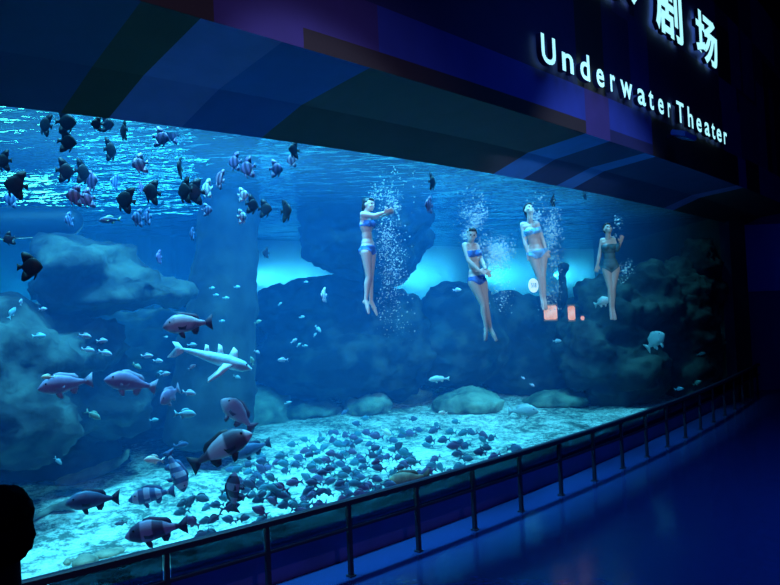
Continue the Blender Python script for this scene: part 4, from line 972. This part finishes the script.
# ------------------------------------------------------------------ bubbles
def plume(name, pts, n, label, rmin, rmax, seed):
    """pts: (px, py, spread px, metres behind glass, weight)"""
    rg = random.Random(seed); bm = bmesh.new(); o0 = None; W = [p[4] for p in pts]
    base = bmesh.new(); bmesh.ops.create_icosphere(base, subdivisions=1, radius=1); bv = [v.co.copy() for v in base.verts]; bf = [[v.index for v in f.verts] for f in base.faces]; base.free()
    verts = []; faces = []
    for _ in range(n):
        i = rg.choices(range(len(pts)), W)[0]; a = pts[i]
        p, t = tank(a[0] + rg.gauss(0, a[2]), a[1] + rg.gauss(0, a[2] * 1.3), a[3] + rg.gauss(0, .12))
        if p.y < WIN(p.x) + .2 or p.z > SURF - .03: continue
        if o0 is None: o0 = p
        r = rmin + (rmax - rmin) * rg.random() ** 3; k = len(verts)
        fl_ = rg.uniform(.6, 1)
        for v in bv: verts.append(p - o0 + Vector((v.x * r, v.y * r, v.z * r * fl_)))
        for f in bf: faces.append([k + j for j in f])
    me = bpy.data.meshes.new(name); me.from_pydata(verts, [], faces); o = link(name, me, M['bubble'], smooth=True); o.location = o0; tag(o, label, 'bubbles', kind='stuff')
plume('bubble_plume', [(374, 193, 3, 1.1, 1), (383, 192, 5, 1.1, 2), (392, 198, 4, 1.1, 2), (396, 208, 3, 1.1, 2), (388, 228, 6, 1.1, 3), (388, 245, 7, 1.1, 4), (393, 262, 7, 1.1, 4), (392, 278, 7, 1.1, 3), (390, 300, 8, 1.1, 2), (395, 320, 9, 1.1, 1), (400, 180, 10, 1.1, 1.5), (385, 215, 8, 1.1, 2)], 1700,
      'column of rising air bubbles beside the leftmost performer', .004, .014, 1)
plume('bubble_plume', [(474, 222, 4, .7, 2), (479, 214, 5, .7, 2), (466, 212, 5, .7, 1), (497, 254, 6, .5, 5), (494, 262, 6, .5, 5), (505, 252, 5, .6, 2), (486, 245, 5, .6, 1), (499, 285, 6, .7, 1), (503, 300, 5, .7, .4), (475, 195, 7, .7, .6), (466, 235, 3, .7, 1)], 3000,
      'burst of fine white bubbles around the second performer from left', .004, .014, 2)
plume('bubble_plume', [(536, 218, 3, .5, 2), (551, 230, 5, .7, 3), (549, 245, 6, .7, 2), (552, 262, 5, .7, 1.5), (550, 290, 6, .7, 2), (548, 305, 5, .7, 1), (553, 218, 5, .7, 1), (540, 205, 7, .7, .6)], 1700,
      'stream of air bubbles rising past the third performer from left', .004, .015, 3)
plume('bubble_plume', [(624, 270, 2.5, .5, 2), (629, 264, 2, .5, 1), (618, 222, 2, .5, 1), (614, 238, 1.5, .4, 1), (631, 270, 2, .5, .5), (622, 280, 3, .5, .5)], 170,
      'few small bubbles beside the rightmost performer', .006, .022, 4)

# ------------------------------------------------------------------ round decal and panels standing in for orange reflections
px, py = 532.8, 285.5
p, t = hit(WIN, px, py); n = nrm(WIN, p.x); rot = Matrix.Rotation(math.atan2(-n.x, n.y), 4, 'Z'); r0 = 6.6 * t / F
dc = empty('glass_decal', p - n * .012, rot.to_euler()); tag(dc, 'round white decal with pale blue digits on the glass by the third performer knee', 'decal')
bm = bmesh.new(); v = bmesh.ops.create_cone(bm, cap_ends=True, segments=40, radius1=r0 * 1.35, radius2=r0 * 1.35, depth=.008)['verts']; bmesh.ops.rotate(bm, verts=v, matrix=Matrix.Rotation(R(90), 3, 'X')); 
bmesh.ops.scale(bm, verts=v, vec=(1, 1, .80)); obj('disc', bm, mat('white_decal_glow', (.8, .9, .9), emit=(.45, .85, .9), es=.6), dc)  # disc brightness put in as emission; the decal is no lamp
cu = bpy.data.curves.new('t', 'FONT'); cu.body = '518'; cu.size = r0 * 1.0; cu.offset = .002; cu.extrude = .002; cu.align_x = 'CENTER'; cu.align_y = 'CENTER'
to = bpy.data.objects.new('t', cu); COL.objects.link(to); dg = bpy.context.evaluated_depsgraph_get(); dg.update(); me = bpy.data.meshes.new_from_object(to.evaluated_get(dg)); bpy.data.objects.remove(to)
me.materials.clear(); o = link('digits', me, mat('pale_blue_print', (.2, .5, .7), rough=.5), dc); o.location = (0, -.008, 0); o.rotation_euler = (R(90), 0, 0)
om = mat('orange_glow', (.6, .25, .15), (.9, .5, .4), rough=.5, scale=9, emit=(1.0, .30, .16), es=.65)  # made-up glowing boxes with rims, standing in for orange reflections on the glass
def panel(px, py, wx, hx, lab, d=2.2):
    p, t = tank(px, py, d); az = math.atan2(-p.x, p.y); o = empty('reflection_panel', p, (0, 0, az)); tag(o, lab, 'reflection_panel', 'orange panels standing in for glass reflections')
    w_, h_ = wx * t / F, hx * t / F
    bm = bmesh.new(); box(bm, (0, 0, 0), (w_, .1, h_)); bmesh.ops.bevel(bm, geom=bm.edges[:], offset=min(.02, min(w_, h_) * .2), segments=2, affect='EDGES'); obj('reflection_glow', bm, om, o)
    bm = bmesh.new(); box(bm, (0, 0, h_ * .55), (w_ * 1.05, .12, h_ * .1)); box(bm, (0, 0, -h_ * .55), (w_ * 1.05, .12, h_ * .1)); obj('cap', bm, mat('panel_rim_paint', (.3, .15, .12), rough=.5), o)
panel(550.5, 312.5, 13, 14, 'largest orange panel imitating a glass reflection just below the feet of the third performer')
panel(571.5, 313, 7, 14, 'slim orange panel imitating a glass reflection right of the largest one')
panel(582.5, 318, 3.5, 4, 'tiny orange panel imitating a glass reflection, rightmost of the three')
